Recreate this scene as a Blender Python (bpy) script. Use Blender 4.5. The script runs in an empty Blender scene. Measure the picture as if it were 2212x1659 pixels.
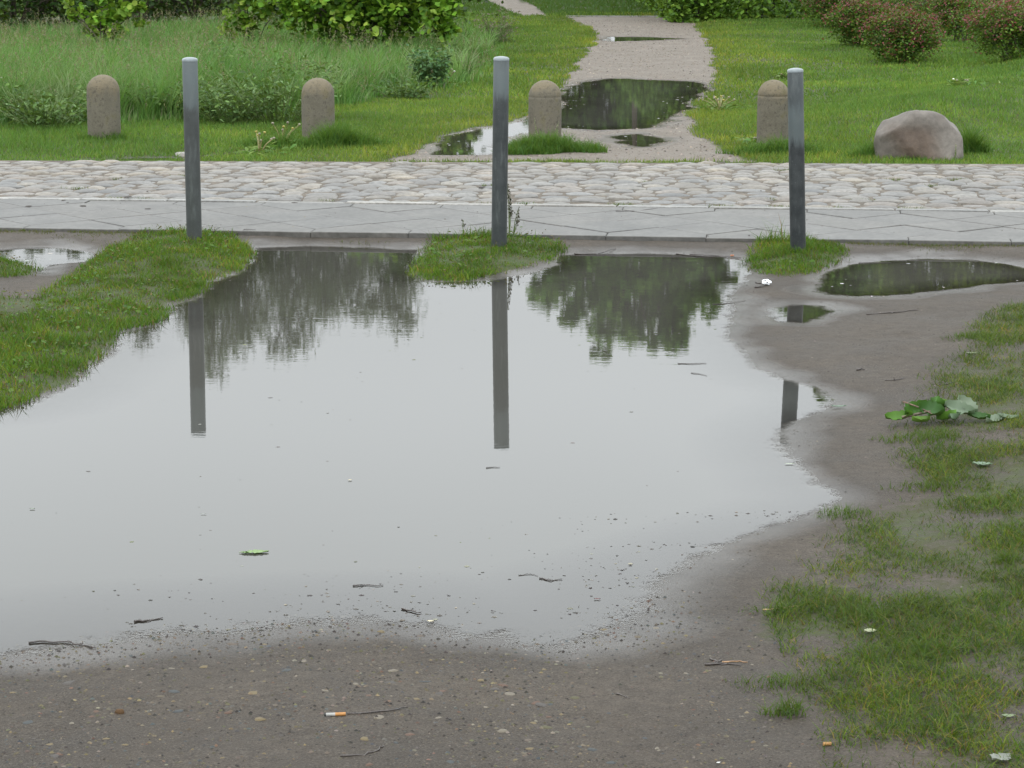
import bpy, math, random
import numpy as np
from mathutils import Vector, Matrix
R = math.radians
rng = np.random.default_rng(7)
random.seed(7)
SC = bpy.context.scene
COL = SC.collection

# ------------------------------------------------------------------ camera, sky, sun, exposure
CAM_H = 1.65
F_PX, PW, PH = 5500.0, 2212.0, 1659.0           # measured on the photograph
PITCH = math.atan2(1029.5, F_PX)
cam = bpy.data.cameras.new('camera'); cam.lens = F_PX / PW * 36.0; cam.sensor_width = 36.0
cam.clip_start = 0.1; cam.clip_end = 2000
camo = bpy.data.objects.new('camera', cam); COL.objects.link(camo)
camo.location = (0, 0, CAM_H); camo.rotation_euler = (math.pi / 2 - PITCH, 0, 0)
SC.camera = camo

SUN_EL, SUN_AZ = R(52), R(200)
w = bpy.data.worlds.new('World'); SC.world = w; w.use_nodes = True
nt = w.node_tree; nt.nodes.clear()
o_ = nt.nodes.new('ShaderNodeOutputWorld'); bg = nt.nodes.new('ShaderNodeBackground')
sky = nt.nodes.new('ShaderNodeTexSky'); sky.sky_type = 'NISHITA'; sky.sun_disc = False
sky.sun_elevation = SUN_EL; sky.sun_rotation = SUN_AZ; sky.dust_density = 6.0; sky.air_density = 1.2
hs = nt.nodes.new('ShaderNodeHueSaturation'); hs.inputs['Saturation'].default_value = 0.15
tc = nt.nodes.new('ShaderNodeTexCoord'); sep = nt.nodes.new('ShaderNodeSeparateXYZ')
# overcast: a duller misty horizon, brighter cloud above it
ramp = nt.nodes.new('ShaderNodeFloatCurve'); cv = ramp.mapping.curves[0]
cv.points[0].location = (0, .46); cv.points[1].location = (1, 1.0)
for q in ((.14, .64), (.215, .86), (.28, .93), (.45, .96)): cv.points.new(*q)
ramp.mapping.update()
rsc = nt.nodes.new('ShaderNodeMath'); rsc.operation = 'MULTIPLY'; rsc.inputs[1].default_value = 17.8
nt.links.new(ramp.outputs[0], rsc.inputs[0])
nz = nt.nodes.new('ShaderNodeTexNoise'); nz.inputs['Scale'].default_value = 1.6; nz.inputs['Detail'].default_value = 3
mp = nt.nodes.new('ShaderNodeMapRange'); mp.inputs[1].default_value = .3; mp.inputs[2].default_value = .7
mp.inputs[3].default_value = .93; mp.inputs[4].default_value = 1.07
mul = nt.nodes.new('ShaderNodeMath'); mul.operation = 'MULTIPLY'
cc = nt.nodes.new('ShaderNodeVectorMath'); cc.operation = 'SCALE'; cc.inputs[0].default_value = (0.95, 1.0, 1.03)
mix = nt.nodes.new('ShaderNodeMix'); mix.data_type = 'RGBA'; mix.inputs[0].default_value = 0.85
L = nt.links.new
L(tc.outputs['Generated'], sep.inputs[0]); L(sep.outputs['Z'], ramp.inputs['Value'])
L(tc.outputs['Generated'], nz.inputs['Vector']); L(nz.outputs['Fac'], mp.inputs[0])
L(rsc.outputs[0], mul.inputs[0]); L(mp.outputs[0], mul.inputs[1]); L(mul.outputs[0], cc.inputs['Scale'])
L(sky.outputs[0], hs.inputs['Color']); L(hs.outputs[0], mix.inputs[6]); L(cc.outputs[0], mix.inputs[7])
L(mix.outputs[2], bg.inputs['Color']); bg.inputs['Strength'].default_value = 0.15
L(bg.outputs[0], o_.inputs[0])
sl = bpy.data.lights.new('sun', 'SUN'); sl.energy = 0.7; sl.angle = R(40); sl.color = (1, .97, .93)
so = bpy.data.objects.new('sun', sl); COL.objects.link(so); so.location = (0, 0, 40)
sd_ = Vector((math.sin(SUN_AZ) * math.cos(SUN_EL), math.cos(SUN_AZ) * math.cos(SUN_EL), math.sin(SUN_EL)))
so.rotation_euler = sd_.to_track_quat('Z', 'Y').to_euler()
SC.view_settings.view_transform = 'Standard'; SC.view_settings.look = 'None'
SC.view_settings.exposure = 0.0; SC.view_settings.gamma = 1.0; SC.view_settings.use_curve_mapping = False
SC.render.engine = 'CYCLES'
SC.cycles.max_bounces = 6; SC.cycles.diffuse_bounces = 3; SC.cycles.glossy_bounces = 3
SC.cycles.transparent_max_bounces = 12; SC.cycles.transmission_bounces = 4; SC.cycles.volume_bounces = 0
SC.cycles.caustics_reflective = False; SC.cycles.caustics_refractive = False
SC.cycles.use_denoising = True

# ------------------------------------------------------------------ pixel measurements -> metres on the ground
CA, SA = math.cos(PITCH), math.sin(PITCH)
def G(u, v, z=0.0):
    r = (u - PW / 2) / F_PX; up = -(v - PH / 2) / F_PX
    d = np.array([r, CA + up * SA, -SA + up * CA])
    t = (CAM_H - z) / -d[2]
    return np.array([d[0] * t, d[1] * t])
def at_dist(u, v, y):
    """x and z of the point seen at (u, v) that is y metres ahead"""
    r = (u - PW / 2) / F_PX; up = -(v - PH / 2) / F_PX
    dy = CA + up * SA
    return r / dy * y, CAM_H + (-SA + up * CA) / dy * y
def PG(pts, z=0.0): return np.array([G(a, b, z) for a, b in pts])

def _h(ix, iy, s):
    n = np.sin(ix * 127.1 + iy * 311.7 + s * 74.7) * 43758.5453
    return n - np.floor(n)
def vn(x, y, s=0):
    ix, iy = np.floor(x), np.floor(y); fx, fy = x - ix, y - iy
    fx = fx * fx * (3 - 2 * fx); fy = fy * fy * (3 - 2 * fy)
    return (_h(ix, iy, s) * (1 - fx) + _h(ix + 1, iy, s) * fx) * (1 - fy) + (_h(ix, iy + 1, s) * (1 - fx) + _h(ix + 1, iy + 1, s) * fx) * fy
def fbm(x, y, s=0, o=3):
    a, t, n = 1.0, 0.0, 0.0
    for i in range(o):
        t = t + a * (vn(x * 2 ** i + i * 17.3, y * 2 ** i + i * 5.1, s + i) - .5); n += a; a *= .5
    return t / n * 2
def sdf(P, poly):
    """signed distance, negative inside"""
    d2 = np.full(len(P), 1e9); ins = np.zeros(len(P), bool); n = len(poly)
    for i in range(n):
        a = poly[i]; b = poly[(i + 1) % n]; e = b - a; wv = P - a
        t = np.clip((wv @ e) / max(e @ e, 1e-12), 0, 1)
        q = wv - t[:, None] * e
        d2 = np.minimum(d2, (q * q).sum(1))
        c = ((a[1] <= P[:, 1]) & (b[1] > P[:, 1])) | ((b[1] <= P[:, 1]) & (a[1] > P[:, 1]))
        xx = a[0] + (P[:, 1] - a[1]) / (e[1] if abs(e[1]) > 1e-12 else 1e-12) * e[0]
        ins ^= c & (P[:, 0] < xx)
    return np.sqrt(d2) * np.where(ins, -1, 1)
def sstep(a, b, x):
    t = np.clip((x - a) / (b - a), 0, 1); return t * t * (3 - 2 * t)

# ------------------------------------------------------------------ outlines of puddles, grass and path
PUD = {
 'main': PG([(545,534),(640,531),(760,532),(900,538),(908,560),(893,588),(930,606),(1040,606),(1130,592),(1205,570),(1212,552),(1260,546),(1400,547),(1560,551),(1612,560),
   (1625,590),(1615,612),(1592,640),(1580,690),(1585,730),(1615,770),(1655,800),(1700,818),(1760,832),(1800,852),(1803,872),(1775,890),(1735,906),(1700,928),(1688,955),
   (1705,985),(1745,1010),(1765,1040),(1795,1058),(1817,1078),(1795,1098),(1735,1122),(1640,1152),(1570,1180),(1500,1220),(1440,1270),(1405,1315),(1350,1350),(1290,1378),(1200,1395),(1090,1385),
   (1000,1375),(900,1355),(800,1345),(660,1350),(500,1372),(350,1378),(150,1405),(0,1430),(-200,1450),(-500,1440),(-560,1000),(-300,905),(0,885),(60,872),(140,842),(190,795),(240,765),
   (242,720),(330,703),(365,680),(372,660),(430,638),(440,612),(500,595),(545,566)]),
 'right': PG([(1750,628),(1775,598),(1830,570),(1900,560),(2000,556),(2100,560),(2212,575),(2290,588),(2280,603),(2160,612),(2100,620),(2000,632),(1900,640),(1850,641),(1785,636)]),
 'film': PG([(1640,668),(1700,658),(1780,662),(1812,672),(1790,690),(1740,700),(1680,698),(1645,685)]),
 'left': PG([(-160,538),(0,536),(100,534),(200,545),(215,553),(180,566),(110,572),(85,590),(60,575),(0,560),(-160,560)]),
 'path': PG([(1215,195),(1260,177),(1330,168),(1400,172),(1470,176),(1530,182),(1528,196),(1500,206),(1497,225),(1485,238),(1440,262),(1410,278),(1300,283),(1215,278),(1140,288),(1075,302),(1068,335),(990,338),(925,336),
   (950,300),(1000,288),(1060,274),(1140,255),(1205,228)]),
 'pathlow': PG([(1325,296),(1370,290),(1432,296),(1420,308),(1385,318),(1350,310)]),
 'pathfar': PG([(1302,86),(1312,79),(1400,80),(1480,84),(1400,87),(1320,90)]),
 'gutter': PG([(150,346),(300,341),(400,339),(500,333),(585,324),(600,328),(520,338),(420,346),(300,349)]),
}
GR = {   # near grass cushions
 'bank': PG([(225,552),(300,522),(350,502),(420,507),(480,512),(532,545),(540,562),(500,590),(445,608),(425,636),(370,655),(360,686),(320,702),(238,716),(240,742),(200,775),(145,830),(60,862),(0,884),(-420,900),(-420,640),(0,650),(70,655),(115,630),(165,590)]),
 'tuft': PG([(-150,560),(0,556),(60,566),(75,582),(50,600),(0,605),(-150,612)]),
 'mound2': PG([(903,565),(925,535),(985,514),(1060,505),(1120,503),(1188,518),(1208,545),(1190,566),(1100,590),(1000,606),(920,602),(895,585)]),
 'mound3': PG([(1622,572),(1640,548),(1680,524),(1720,518),(1785,537),(1822,552),(1795,576),(1762,590),(1700,600),(1650,590)]),
}
SPARSE = PG([(2900,620),(2212,660),(2130,682),(2085,720),(2080,770),(2005,808),(1990,835),(1935,885),(1925,960),(1940,1005),(1950,1060),(1900,1092),(1800,1130),(1770,1180),(1700,1230),(1640,1290),(1575,1370),(1560,1420),(1585,1500),(1650,1545),(1700,1659),(1720,1850),(3200,1850)])
PATH = PG([(820,352),(900,322),(1000,286),(1100,262),(1150,248),(1205,215),(1225,180),(1245,150),(1262,120),(1290,90),(1285,70),(1225,40),(1470,38),(1500,55),(1530,90),(1545,140),(1545,180),(1492,235),(1500,290),(1545,320),(1620,354)])
PATH2 = PG([(1120,38),(1185,38),(1150,12),(1090,-12),(1000,-30),(960,-30),(1020,-8),(1080,16)])
MEADOW = PG([(-900,282),(0,280),(380,274),(560,262),(665,246),(760,236),(860,214),(960,206),(1030,182),(1068,150),(1082,120),(1075,85),(1040,62),(980,42),(900,20),(500,0),(-900,0)])

# road frame
ROADZ = 0.05
F0, F1 = G(0, 491, ROADZ), G(2212, 523, ROADZ)
UA = (F1 - F0) / np.linalg.norm(F1 - F0); VA = np.array([-UA[1], UA[0]])
def ruv(P): q = P - F0; return q @ UA, q @ VA
def rxy(u, v): return F0 + UA * u + VA * v
SW_ = 0.125; DG = 0.495; PAVE_W = 2 * SW_ + 2 * DG          # paved strip
f0u, f0v = ruv(G(0, 346, ROADZ)); f1u, f1v = ruv(G(2212, 354, ROADZ))
def far_v(u): return f0v + (f1v - f0v) * (u - f0u) / (f1u - f0u)
EDGE_W = 0.07

RUTS = [(PG([(1380, 1700), (1450, 1500), (1530, 1370), (1640, 1230), (1780, 1130), (1880, 1040), (1900, 930), (1880, 800), (2000, 720), (2212, 640)]), .007),
        (PG([(1560, 1720), (1600, 1560), (1590, 1420), (1700, 1240), (1880, 1120)]), .005), (PG([(1990, 770), (2010, 752), (2040, 745)]), .010), (PG([(1700, 1000), (1780, 985), (1850, 960)]), .004), (PG([(1750, 780), (1850, 740), (1990, 735)]), .005)]
def warp(P):
    x, y = P[:, 0], P[:, 1]
    s = 1 + sstep(12, 20, y) * 2.4
    k = .45 + .55 * sstep(8, 11.5, y)
    return P + np.stack([fbm(x * 3, y * 3, 1) * .035 * s * k + fbm(x * 14, y * 14, 5) * .014 * k, fbm(x * 3, y * 3, 2) * .05 * s * k + fbm(x * 14, y * 9, 6) * .022 * k], 1)
def fields(P):
    """height, wetness, grass cover, gravel share and water distance of ground points"""
    Q = warp(P); x, y = P[:, 0], P[:, 1]
    sd = np.full(len(P), 1e9)
    for k, p in PUD.items():
        s = sdf(Q, p)
        if k == 'film': s = s + .02
        sd = np.minimum(sd, s)
    gr = np.full(len(P), 1e9)
    for p in GR.values(): gr = np.minimum(gr, sdf(Q, p))
    sp = sdf(Q, SPARSE)
    u, v = ruv(P)
    fv = far_v(u)
    beyond = v > fv
    pth = np.minimum(sdf(Q, PATH), sdf(Q, PATH2))
    # slopes of the banks
    near = 1 - sstep(5.9, 6.9, y)
    kerbside = sstep(11.3, 12.0, y) * (1 - beyond)
    slope = .035 * (1 - near) + .016 * near
    slope = slope * (1 - kerbside) + .30 * kerbside
    slope = np.where(beyond, .03, slope)
    A = np.where(beyond, .018, .045 * (1 - kerbside) + .036 * kerbside)
    out = A * (1 - np.exp(-np.maximum(sd, 0) * slope / A))
    ins = -.05 * (1 - np.exp(-np.maximum(-sd, 0) * np.minimum(slope * 1.6, .08) / .05))
    z = np.where(sd > 0, out, ins)
    # small relief: trodden mud, ripples of silt
    rel = fbm(x * 2.2, y * 2.2, 11) * .006 + fbm(x * 9, y * 7, 12) * .0040 + fbm(x * 24, y * 20, 13) * .0024
    calm = np.where(beyond, .65, .30 + .7 * sstep(.15, .6, sd))
    z = z + rel * sstep(-.35, .25, sd) * calm
    # shallow ruts sweeping round the bank
    for rp, rd in RUTS:
        dr = np.full(len(P), 1e9)
        for a, b in zip(rp[:-1], rp[1:]):
            e = b - a; t = np.clip(((Q - a) @ e) / (e @ e), 0, 1); dr = np.minimum(dr, np.hypot(*(Q - a - t[:, None] * e).T))
        z = z + rd * (-np.exp(-(dr / .045) ** 2) + .45 * np.exp(-((dr - .09) / .035) ** 2)) * sstep(.18, .50, sd) * .7
    # cushions of turf
    z = z + .012 * sstep(-.03, -.25, gr) + .02 * sstep(.1, -.6, sp)
    # lawns beyond the road
    gb = np.where(beyond, sstep(.05, -.05, -pth), 0)
    lawn_z = .0 + fbm(x * .35, y * .35, 21) * .05 * sstep(17.5, 22, y)
    ridge = np.exp(-((x - (3.4 + (y - 20) * .42)) / .9) ** 2) * sstep(17.5, 21, y) * .16
    swale = np.exp(-((x - (5.0 + (y - 20) * .42)) / .8) ** 2) * sstep(17.5, 21, y) * -.10
    z = z + np.where(beyond, (lawn_z + ridge + swale) * sstep(.02, .5, pth) * sstep(0, .5, sd), 0)
    # under the road
    onroad = sstep(-.01, .01, v + .0) * sstep(.02, -.02, v - fv - .02)
    z = z * (1 - onroad) + .012 * onroad
    wet = sstep(.22, -.03, sd + fbm(x * 4, y * 4, 31) * .09) * (1 - near) + near * sstep(.34, -.04, sd + fbm(x * 4, y * 4, 31) * .12)
    bare = sstep(.15, .5, fbm(x * 1.6, y * 5.5, 41) + .25) * sstep(19.2, 17.6, y)       # worn verge beside the cobbles
    edge_dirt = sstep(.34, .08, v - fv + fbm(x * 2.2, y * 3, 47) * .40)
    g_far = np.where(beyond, gb * (1 - .95 * edge_dirt) * sstep(-.03, .1, sd), 0)
    g_near = sstep(.03, -.05, gr)
    g_sp = sstep(.08, -.15, sp) * (.35 + .5 * sstep(-.25, .3, fbm(x * 3.1, y * 2.6, 51))) * .62
    g = np.maximum(np.maximum(g_far, g_near), g_sp)
    gravel = np.where(beyond, 1 - gb, 0)
    return z, wet, g, gravel, sd
def Zof(P): return fields(np.asarray(P, float).reshape(-1, 2))[0]
def z1(x, y): return float(Zof([[x, y]])[0])

# ------------------------------------------------------------------ mesh helpers
def tag(o, label=None, cat=None, group=None, kind=None):
    if label: o['label'] = label
    if cat: o['category'] = cat
    if group: o['group'] = group
    if kind: o['kind'] = kind
    return o
def mesh_np(name, V, T, mat=None, parent=None, col=None, attrs=None, smooth=False):
    V = np.ascontiguousarray(V, np.float32); T = np.ascontiguousarray(T, np.int32)
    me = bpy.data.meshes.new(name)
    me.vertices.add(len(V)); me.vertices.foreach_set('co', V.ravel())
    k = T.shape[1]
    me.loops.add(T.size); me.loops.foreach_set('vertex_index', T.ravel())
    me.polygons.add(len(T)); me.polygons.foreach_set('loop_start', np.arange(0, T.size, k, dtype=np.int32))
    me.polygons.foreach_set('loop_total', np.full(len(T), k, np.int32))
    if smooth: me.polygons.foreach_set('use_smooth', np.ones(len(T), bool))
    if col is not None:
        a = me.attributes.new('col', 'FLOAT_COLOR', 'POINT')
        c = np.ones((len(V), 4), np.float32); c[:, :3] = col; a.data.foreach_set('color', c.ravel())
    for kx, va in (attrs or {}).items():
        a = me.attributes.new(kx, 'FLOAT', 'POINT'); a.data.foreach_set('value', np.ascontiguousarray(va, np.float32))
    me.update(calc_edges=True); me.validate()
    if not smooth and len(T) < 3000: me.shade_flat()
    if mat: me.materials.append(mat)
    o = bpy.data.objects.new(name, me); COL.objects.link(o)
    if parent: o.parent = parent
    return o
def thing(name, label, cat, loc=(0, 0, 0), rz=0, group=None):
    o = bpy.data.objects.new(name, None); o.empty_display_size = .05; COL.objects.link(o)
    o.location = loc; o.rotation_euler = (0, 0, rz)
    return tag(o, label, cat, group)
class Acc:
    """gathers triangles"""
    def __init__(s): s.V = []; s.T = []; s.C = []; s.n = 0
    def add(s, V, T, c=(.5, .5, .5)):
        V = np.asarray(V, float); T = np.asarray(T, int)
        s.V.append(V); s.T.append(T + s.n); s.n += len(V)
        c = np.asarray(c, float); s.C.append(np.broadcast_to(c, (len(V), 3)))
    def build(s, name, mat, parent=None, smooth=False):
        return mesh_np(name, np.concatenate(s.V), np.concatenate(s.T), mat, parent, np.concatenate(s.C), smooth=smooth)
def tube(pts, rad, n=6, cap=True):
    pts = np.asarray(pts, float); m = len(pts); rad = np.broadcast_to(rad, (m,))
    V = []; t0 = None
    for i in range(m):
        t = pts[min(i + 1, m - 1)] - pts[max(i - 1, 0)]; t = t / (np.linalg.norm(t) + 1e-9)
        ref = np.array([0, 0, 1.]) if abs(t[2]) < .9 else np.array([1., 0, 0])
        a = np.cross(t, ref); a /= np.linalg.norm(a); b = np.cross(t, a)
        if t0 is not None and a @ t0 < 0 and abs(t[2]) >= .9: pass
        t0 = a
        for k in range(n):
            an = 2 * math.pi * k / n
            V.append(pts[i] + rad[i] * (math.cos(an) * a + math.sin(an) * b))
    T = []
    for i in range(m - 1):
        for k in range(n):
            p, q = i * n + k, i * n + (k + 1) % n
            T += [(p, q, q + n), (p, q + n, p + n)]
    if cap:
        for base, fl in ((0, 1), ((m - 1) * n, 0)):
            for k in range(1, n - 1):
                T.append((base, base + k + 1, base + k) if fl else (base, base + k, base + k + 1))
    return np.array(V), np.array(T)
def lathe(prof, n=32):
    V = []; T = []
    for r, z in prof:
        for k in range(n):
            a = 2 * math.pi * k / n; V.append((r * math.cos(a), r * math.sin(a), z))
    for i in range(len(prof) - 1):
        for k in range(n):
            p, q = i * n + k, i * n + (k + 1) % n
            T += [(p, q, q + n), (p, q + n, p + n)]
    return np.array(V), np.array(T)

# ------------------------------------------------------------------ materials
def newmat(name):
    m = bpy.data.materials.new(name); m.use_nodes = True
    nt = m.node_tree; nt.nodes.clear()
    out = nt.nodes.new('ShaderNodeOutputMaterial')
    return m, nt, out
class NB:
    def __init__(s, nt): s.nt = nt
    def n(s, t, **kw):
        x = s.nt.nodes.new(t)
        for k, v in kw.items(): setattr(x, k, v)
        return x
    def l(s, a, b): s.nt.links.new(a, b)
    def noise(s, vec, scale, detail=4, rough=.55):
        x = s.n('ShaderNodeTexNoise'); x.inputs['Scale'].default_value = scale; x.inputs['Detail'].default_value = detail; x.inputs['Roughness'].default_value = rough
        if vec is not None: s.l(vec, x.inputs['Vector'])
        return x.outputs['Fac']
    def mr(s, v, a, b, c, d, sm=False):
        x = s.n('ShaderNodeMapRange'); x.clamp = True
        if sm: x.interpolation_type = 'SMOOTHSTEP'
        for i, q in enumerate((a, b, c, d)): x.inputs[i + 1].default_value = q
        s.l(v, x.inputs[0]); return x.outputs[0]
    def mixc(s, f, a, b, mode='MIX'):
        x = s.n('ShaderNodeMix', data_type='RGBA', blend_type=mode)
        for sock, v in ((x.inputs[0], f), (x.inputs[6], a), (x.inputs[7], b)):
            if isinstance(v, (int, float)): sock.default_value = v
            elif isinstance(v, tuple): sock.default_value = (*v, 1)
            else: s.l(v, sock)
        return x.outputs[2]
    def math(s, op, a, b=None):
        x = s.n('ShaderNodeMath', operation=op)
        for i, v in enumerate((a, b)):
            if v is None: continue
            if isinstance(v, (int, float)): x.inputs[i].default_value = v
            else: s.l(v, x.inputs[i])
        return x.outputs[0]
    def bump(s, h, strength, dist, nrm=None):
        x = s.n('ShaderNodeBump'); x.inputs['Strength'].default_value = strength; x.inputs['Distance'].default_value = dist
        s.l(h, x.inputs['Height'])
        if nrm is not None: s.l(nrm, x.inputs['Normal'])
        return x.outputs['Normal']
    def attr(s, name, out='Fac'):
        x = s.n('ShaderNodeAttribute'); x.attribute_name = name; return x.outputs[out]

def ground_mat():
    m, nt, out = newmat('wet_ground'); b = NB(nt)
    geo = b.n('ShaderNodeNewGeometry').outputs['Position']
    wet, grass, grav = b.attr('wet'), b.attr('grass'), b.attr('gravel')
    n1, n2, n3, n4 = b.noise(geo, 3.0, 5), b.noise(geo, 26, 6, .7), b.noise(geo, 190, 3, .7), b.noise(geo, 700, 2, .7)
    mud = b.mixc(b.mr(b.math('ADD', b.math('MULTIPLY', n1, .6), b.math('MULTIPLY', b.noise(geo, .9, 4, .6), .4)), .36, .62, 0, 1), (.044, .035, .026), (.090, .074, .058))
    mud = b.mixc(b.mr(n2, .35, .65, 0, .6), mud, (.033, .026, .020))
    mud = b.mixc(b.mr(n3, .54, .68, 0, .75), mud, (.115, .10, .082))
    mud = b.mixc(b.mr(n3, .45, .34, 0, .8), mud, (.015, .0125, .010))
    vo = b.n('ShaderNodeTexVoronoi'); vo.inputs['Scale'].default_value = 42; b.l(geo, vo.inputs['Vector'])
    gc = b.mixc(b.mr(n3, .35, .65, 0, 1), (.112, .096, .074), (.185, .162, .130))
    gc = b.mixc(b.mr(n2, .35, .7, 0, .5), gc, (.09, .072, .06))
    gc = b.mixc(b.mr(vo.outputs['Color'], .25, .9, 0, .55), gc, (.20, .17, .15))
    moss = b.mixc(b.mr(n2, .3, .7, 0, 1), (.026, .046, .007), (.052, .062, .014))
    moss = b.mixc(b.mr(n1, .4, .7, 0, .6), moss, (.045, .034, .018))
    c = b.mixc(grav, mud, gc)
    c = b.mixc(b.mr(b.math('MULTIPLY', wet, 1), 0, 1, 0, .45), c, (.027, .023, .020))
    gm = b.mr(b.math('ADD', grass, b.mr(n2, .3, .7, -.2, .2)), .3, .6, 0, 1)
    c = b.mixc(gm, c, moss)
    h = b.math('ADD', b.math('MULTIPLY', n2, .8), b.math('MULTIPLY', n3, .45))
    h = b.math('ADD', h, b.math('MULTIPLY', n4, .12))
    p = b.n('ShaderNodeBsdfPrincipled'); b.l(c, p.inputs['Base Color'])
    nr = b.bump(h, 1.0, .008)
    b.l(nr, p.inputs['Normal'])
    b.l(b.mr(n1, .3, .7, .55, .75), p.inputs['Roughness'])
    p.inputs['Specular IOR Level'].default_value = .16
    # a film of water on the soaked mud: a smooth coat over the rough soil
    film = b.math('MULTIPLY', b.mr(b.math('ADD', wet, b.mr(n1, .3, .7, -.12, .12)), .35, 1.0, 0, .55), b.math('SUBTRACT', 1.0, b.math('MULTIPLY', gm, .9)))
    b.l(film, p.inputs['Coat Weight']); p.inputs['Coat IOR'].default_value = 1.33
    b.l(b.mr(wet, .3, 1, .40, .10), p.inputs['Coat Roughness'])
    b.l(b.bump(h, .3, .0035), p.inputs['Coat Normal'])
    b.l(p.outputs[0], out.inputs[0]); return m
def water_mat():
    m, nt, out = newmat('puddle_water'); b = NB(nt)
    geo = b.n('ShaderNodeNewGeometry').outputs['Position']
    mpn = b.n('ShaderNodeMapping'); mpn.inputs['Scale'].default_value = (1.0, 2.6, 1.0); b.l(geo, mpn.inputs[0])
    n1 = b.noise(mpn.outputs[0], 16, 2, .5); n2 = b.noise(mpn.outputs[0], 3.5, 2)
    h = b.math('MULTIPLY', n1, b.mr(n2, .35, .65, .25, 1.0))
    nr = b.bump(h, 1.0, .00008)
    fr = b.n('ShaderNodeFresnel'); fr.inputs[0].default_value = 1.333; b.l(nr, fr.inputs['Normal'])
    gl = b.n('ShaderNodeBsdfGlossy'); gl.inputs['Roughness'].default_value = .008; b.l(nr, gl.inputs['Normal'])
    tr = b.n('ShaderNodeBsdfTransparent'); tr.inputs[0].default_value = (.86, .84, .78, 1)
    df = b.n('ShaderNodeBsdfDiffuse'); df.inputs[0].default_value = (.062, .060, .052, 1)
    mx = b.n('ShaderNodeMixShader'); b.l(b.attr('turbid'), mx.inputs[0]); b.l(tr.outputs[0], mx.inputs[1]); b.l(df.outputs[0], mx.inputs[2])
    m2 = b.n('ShaderNodeMixShader'); b.l(fr.outputs[0], m2.inputs[0]); b.l(mx.outputs[0], m2.inputs[1]); b.l(gl.outputs[0], m2.inputs[2])
    # the last millimetres of water lie between silt grains that break the mirror
    g1, g2 = b.noise(geo, 120, 4, .7), b.noise(geo, 12, 3, .6)
    dd = b.math('ADD', b.attr('depth'), b.math('ADD', b.mr(g1, .3, .7, -.0016, .0016), b.mr(g2, .3, .7, -.0012, .0012)))
    cov = b.mr(dd, -.0002, .0020, 0, 1, True)
    clear = b.n('ShaderNodeBsdfTransparent'); m3 = b.n('ShaderNodeMixShader'); b.l(cov, m3.inputs[0]); b.l(clear.outputs[0], m3.inputs[1]); b.l(m2.outputs[0], m3.inputs[2])
    b.l(m3.outputs[0], out.inputs[0]); return m
def leafmat(name, rough=.45, transl=.35, spec=.4):
    m, nt, out = newmat(name); b = NB(nt)
    c = b.attr('col', 'Color')
    geo = b.n('ShaderNodeNewGeometry').outputs['Position']
    c = b.mixc(b.mr(b.noise(geo, 6, 3), .3, .7, 0, .35), c, (0, 0, 0), 'MIX') if False else c
    p = b.n('ShaderNodeBsdfPrincipled'); b.l(c, p.inputs['Base Color']); p.inputs['Roughness'].default_value = rough
    p.inputs['Specular IOR Level'].default_value = spec
    t = b.n('ShaderNodeBsdfTranslucent'); b.l(b.mixc(.5, c, (.16, .22, .015)), t.inputs[0])
    mx = b.n('ShaderNodeMixShader'); mx.inputs[0].default_value = transl
    b.l(p.outputs[0], mx.inputs[1]); b.l(t.outputs[0], mx.inputs[2]); b.l(mx.outputs[0], out.inputs[0]); return m
def vmat(name, rough=.7, spec=.4, bs=0, bscale=80, var=.35, bd=.004, coat=0, oinfo=0, coatr=.2):
    """colour from the mesh itself plus grain"""
    m, nt, out = newmat(name); b = NB(nt)
    c = b.attr('col', 'Color'); tcn = b.n('ShaderNodeTexCoord').outputs['Object']
    if oinfo:
        tcn = b.n('ShaderNodeNewGeometry').outputs['Position']
    n1, n2 = b.noise(tcn, bscale, 5, .65), b.noise(tcn, bscale / 7, 4)
    x = b.math('MULTIPLY', b.mr(n1, .3, .7, 1 - var, 1 + var), b.mr(n2, .3, .7, 1 - var * .6, 1 + var * .6))
    if oinfo:
        oi = b.n('ShaderNodeObjectInfo'); x = b.math('MULTIPLY', x, b.mr(oi.outputs['Random'], 0, 1, 1 - oinfo, 1 + oinfo))
    vs = b.n('ShaderNodeVectorMath', operation='SCALE'); b.l(c, vs.inputs[0]); b.l(x, vs.inputs['Scale'])
    cc = vs.outputs[0]
    if oinfo:
        wn = b.n('ShaderNodeTexWhiteNoise', noise_dimensions='1D'); b.l(oi.outputs['Random'], wn.inputs['W'])
        cc = b.mixc(.14 * oinfo / .15, cc, b.mixc(wn.outputs['Value'], (.175, .145, .11), (.13, .14, .145)))
    p = b.n('ShaderNodeBsdfPrincipled'); b.l(cc, p.inputs['Base Color']); p.inputs['Roughness'].default_value = rough
    p.inputs['Specular IOR Level'].default_value = spec
    if bs: b.l(b.bump(n1, bs, bd), p.inputs['Normal'])
    if coat: p.inputs['Coat Weight'].default_value = coat; p.inputs['Coat Roughness'].default_value = coatr; p.inputs['Coat IOR'].default_value = 1.33
    b.l(p.outputs[0], out.inputs[0]); return m

M_GROUND, M_WATER = ground_mat(), water_mat()

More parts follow.
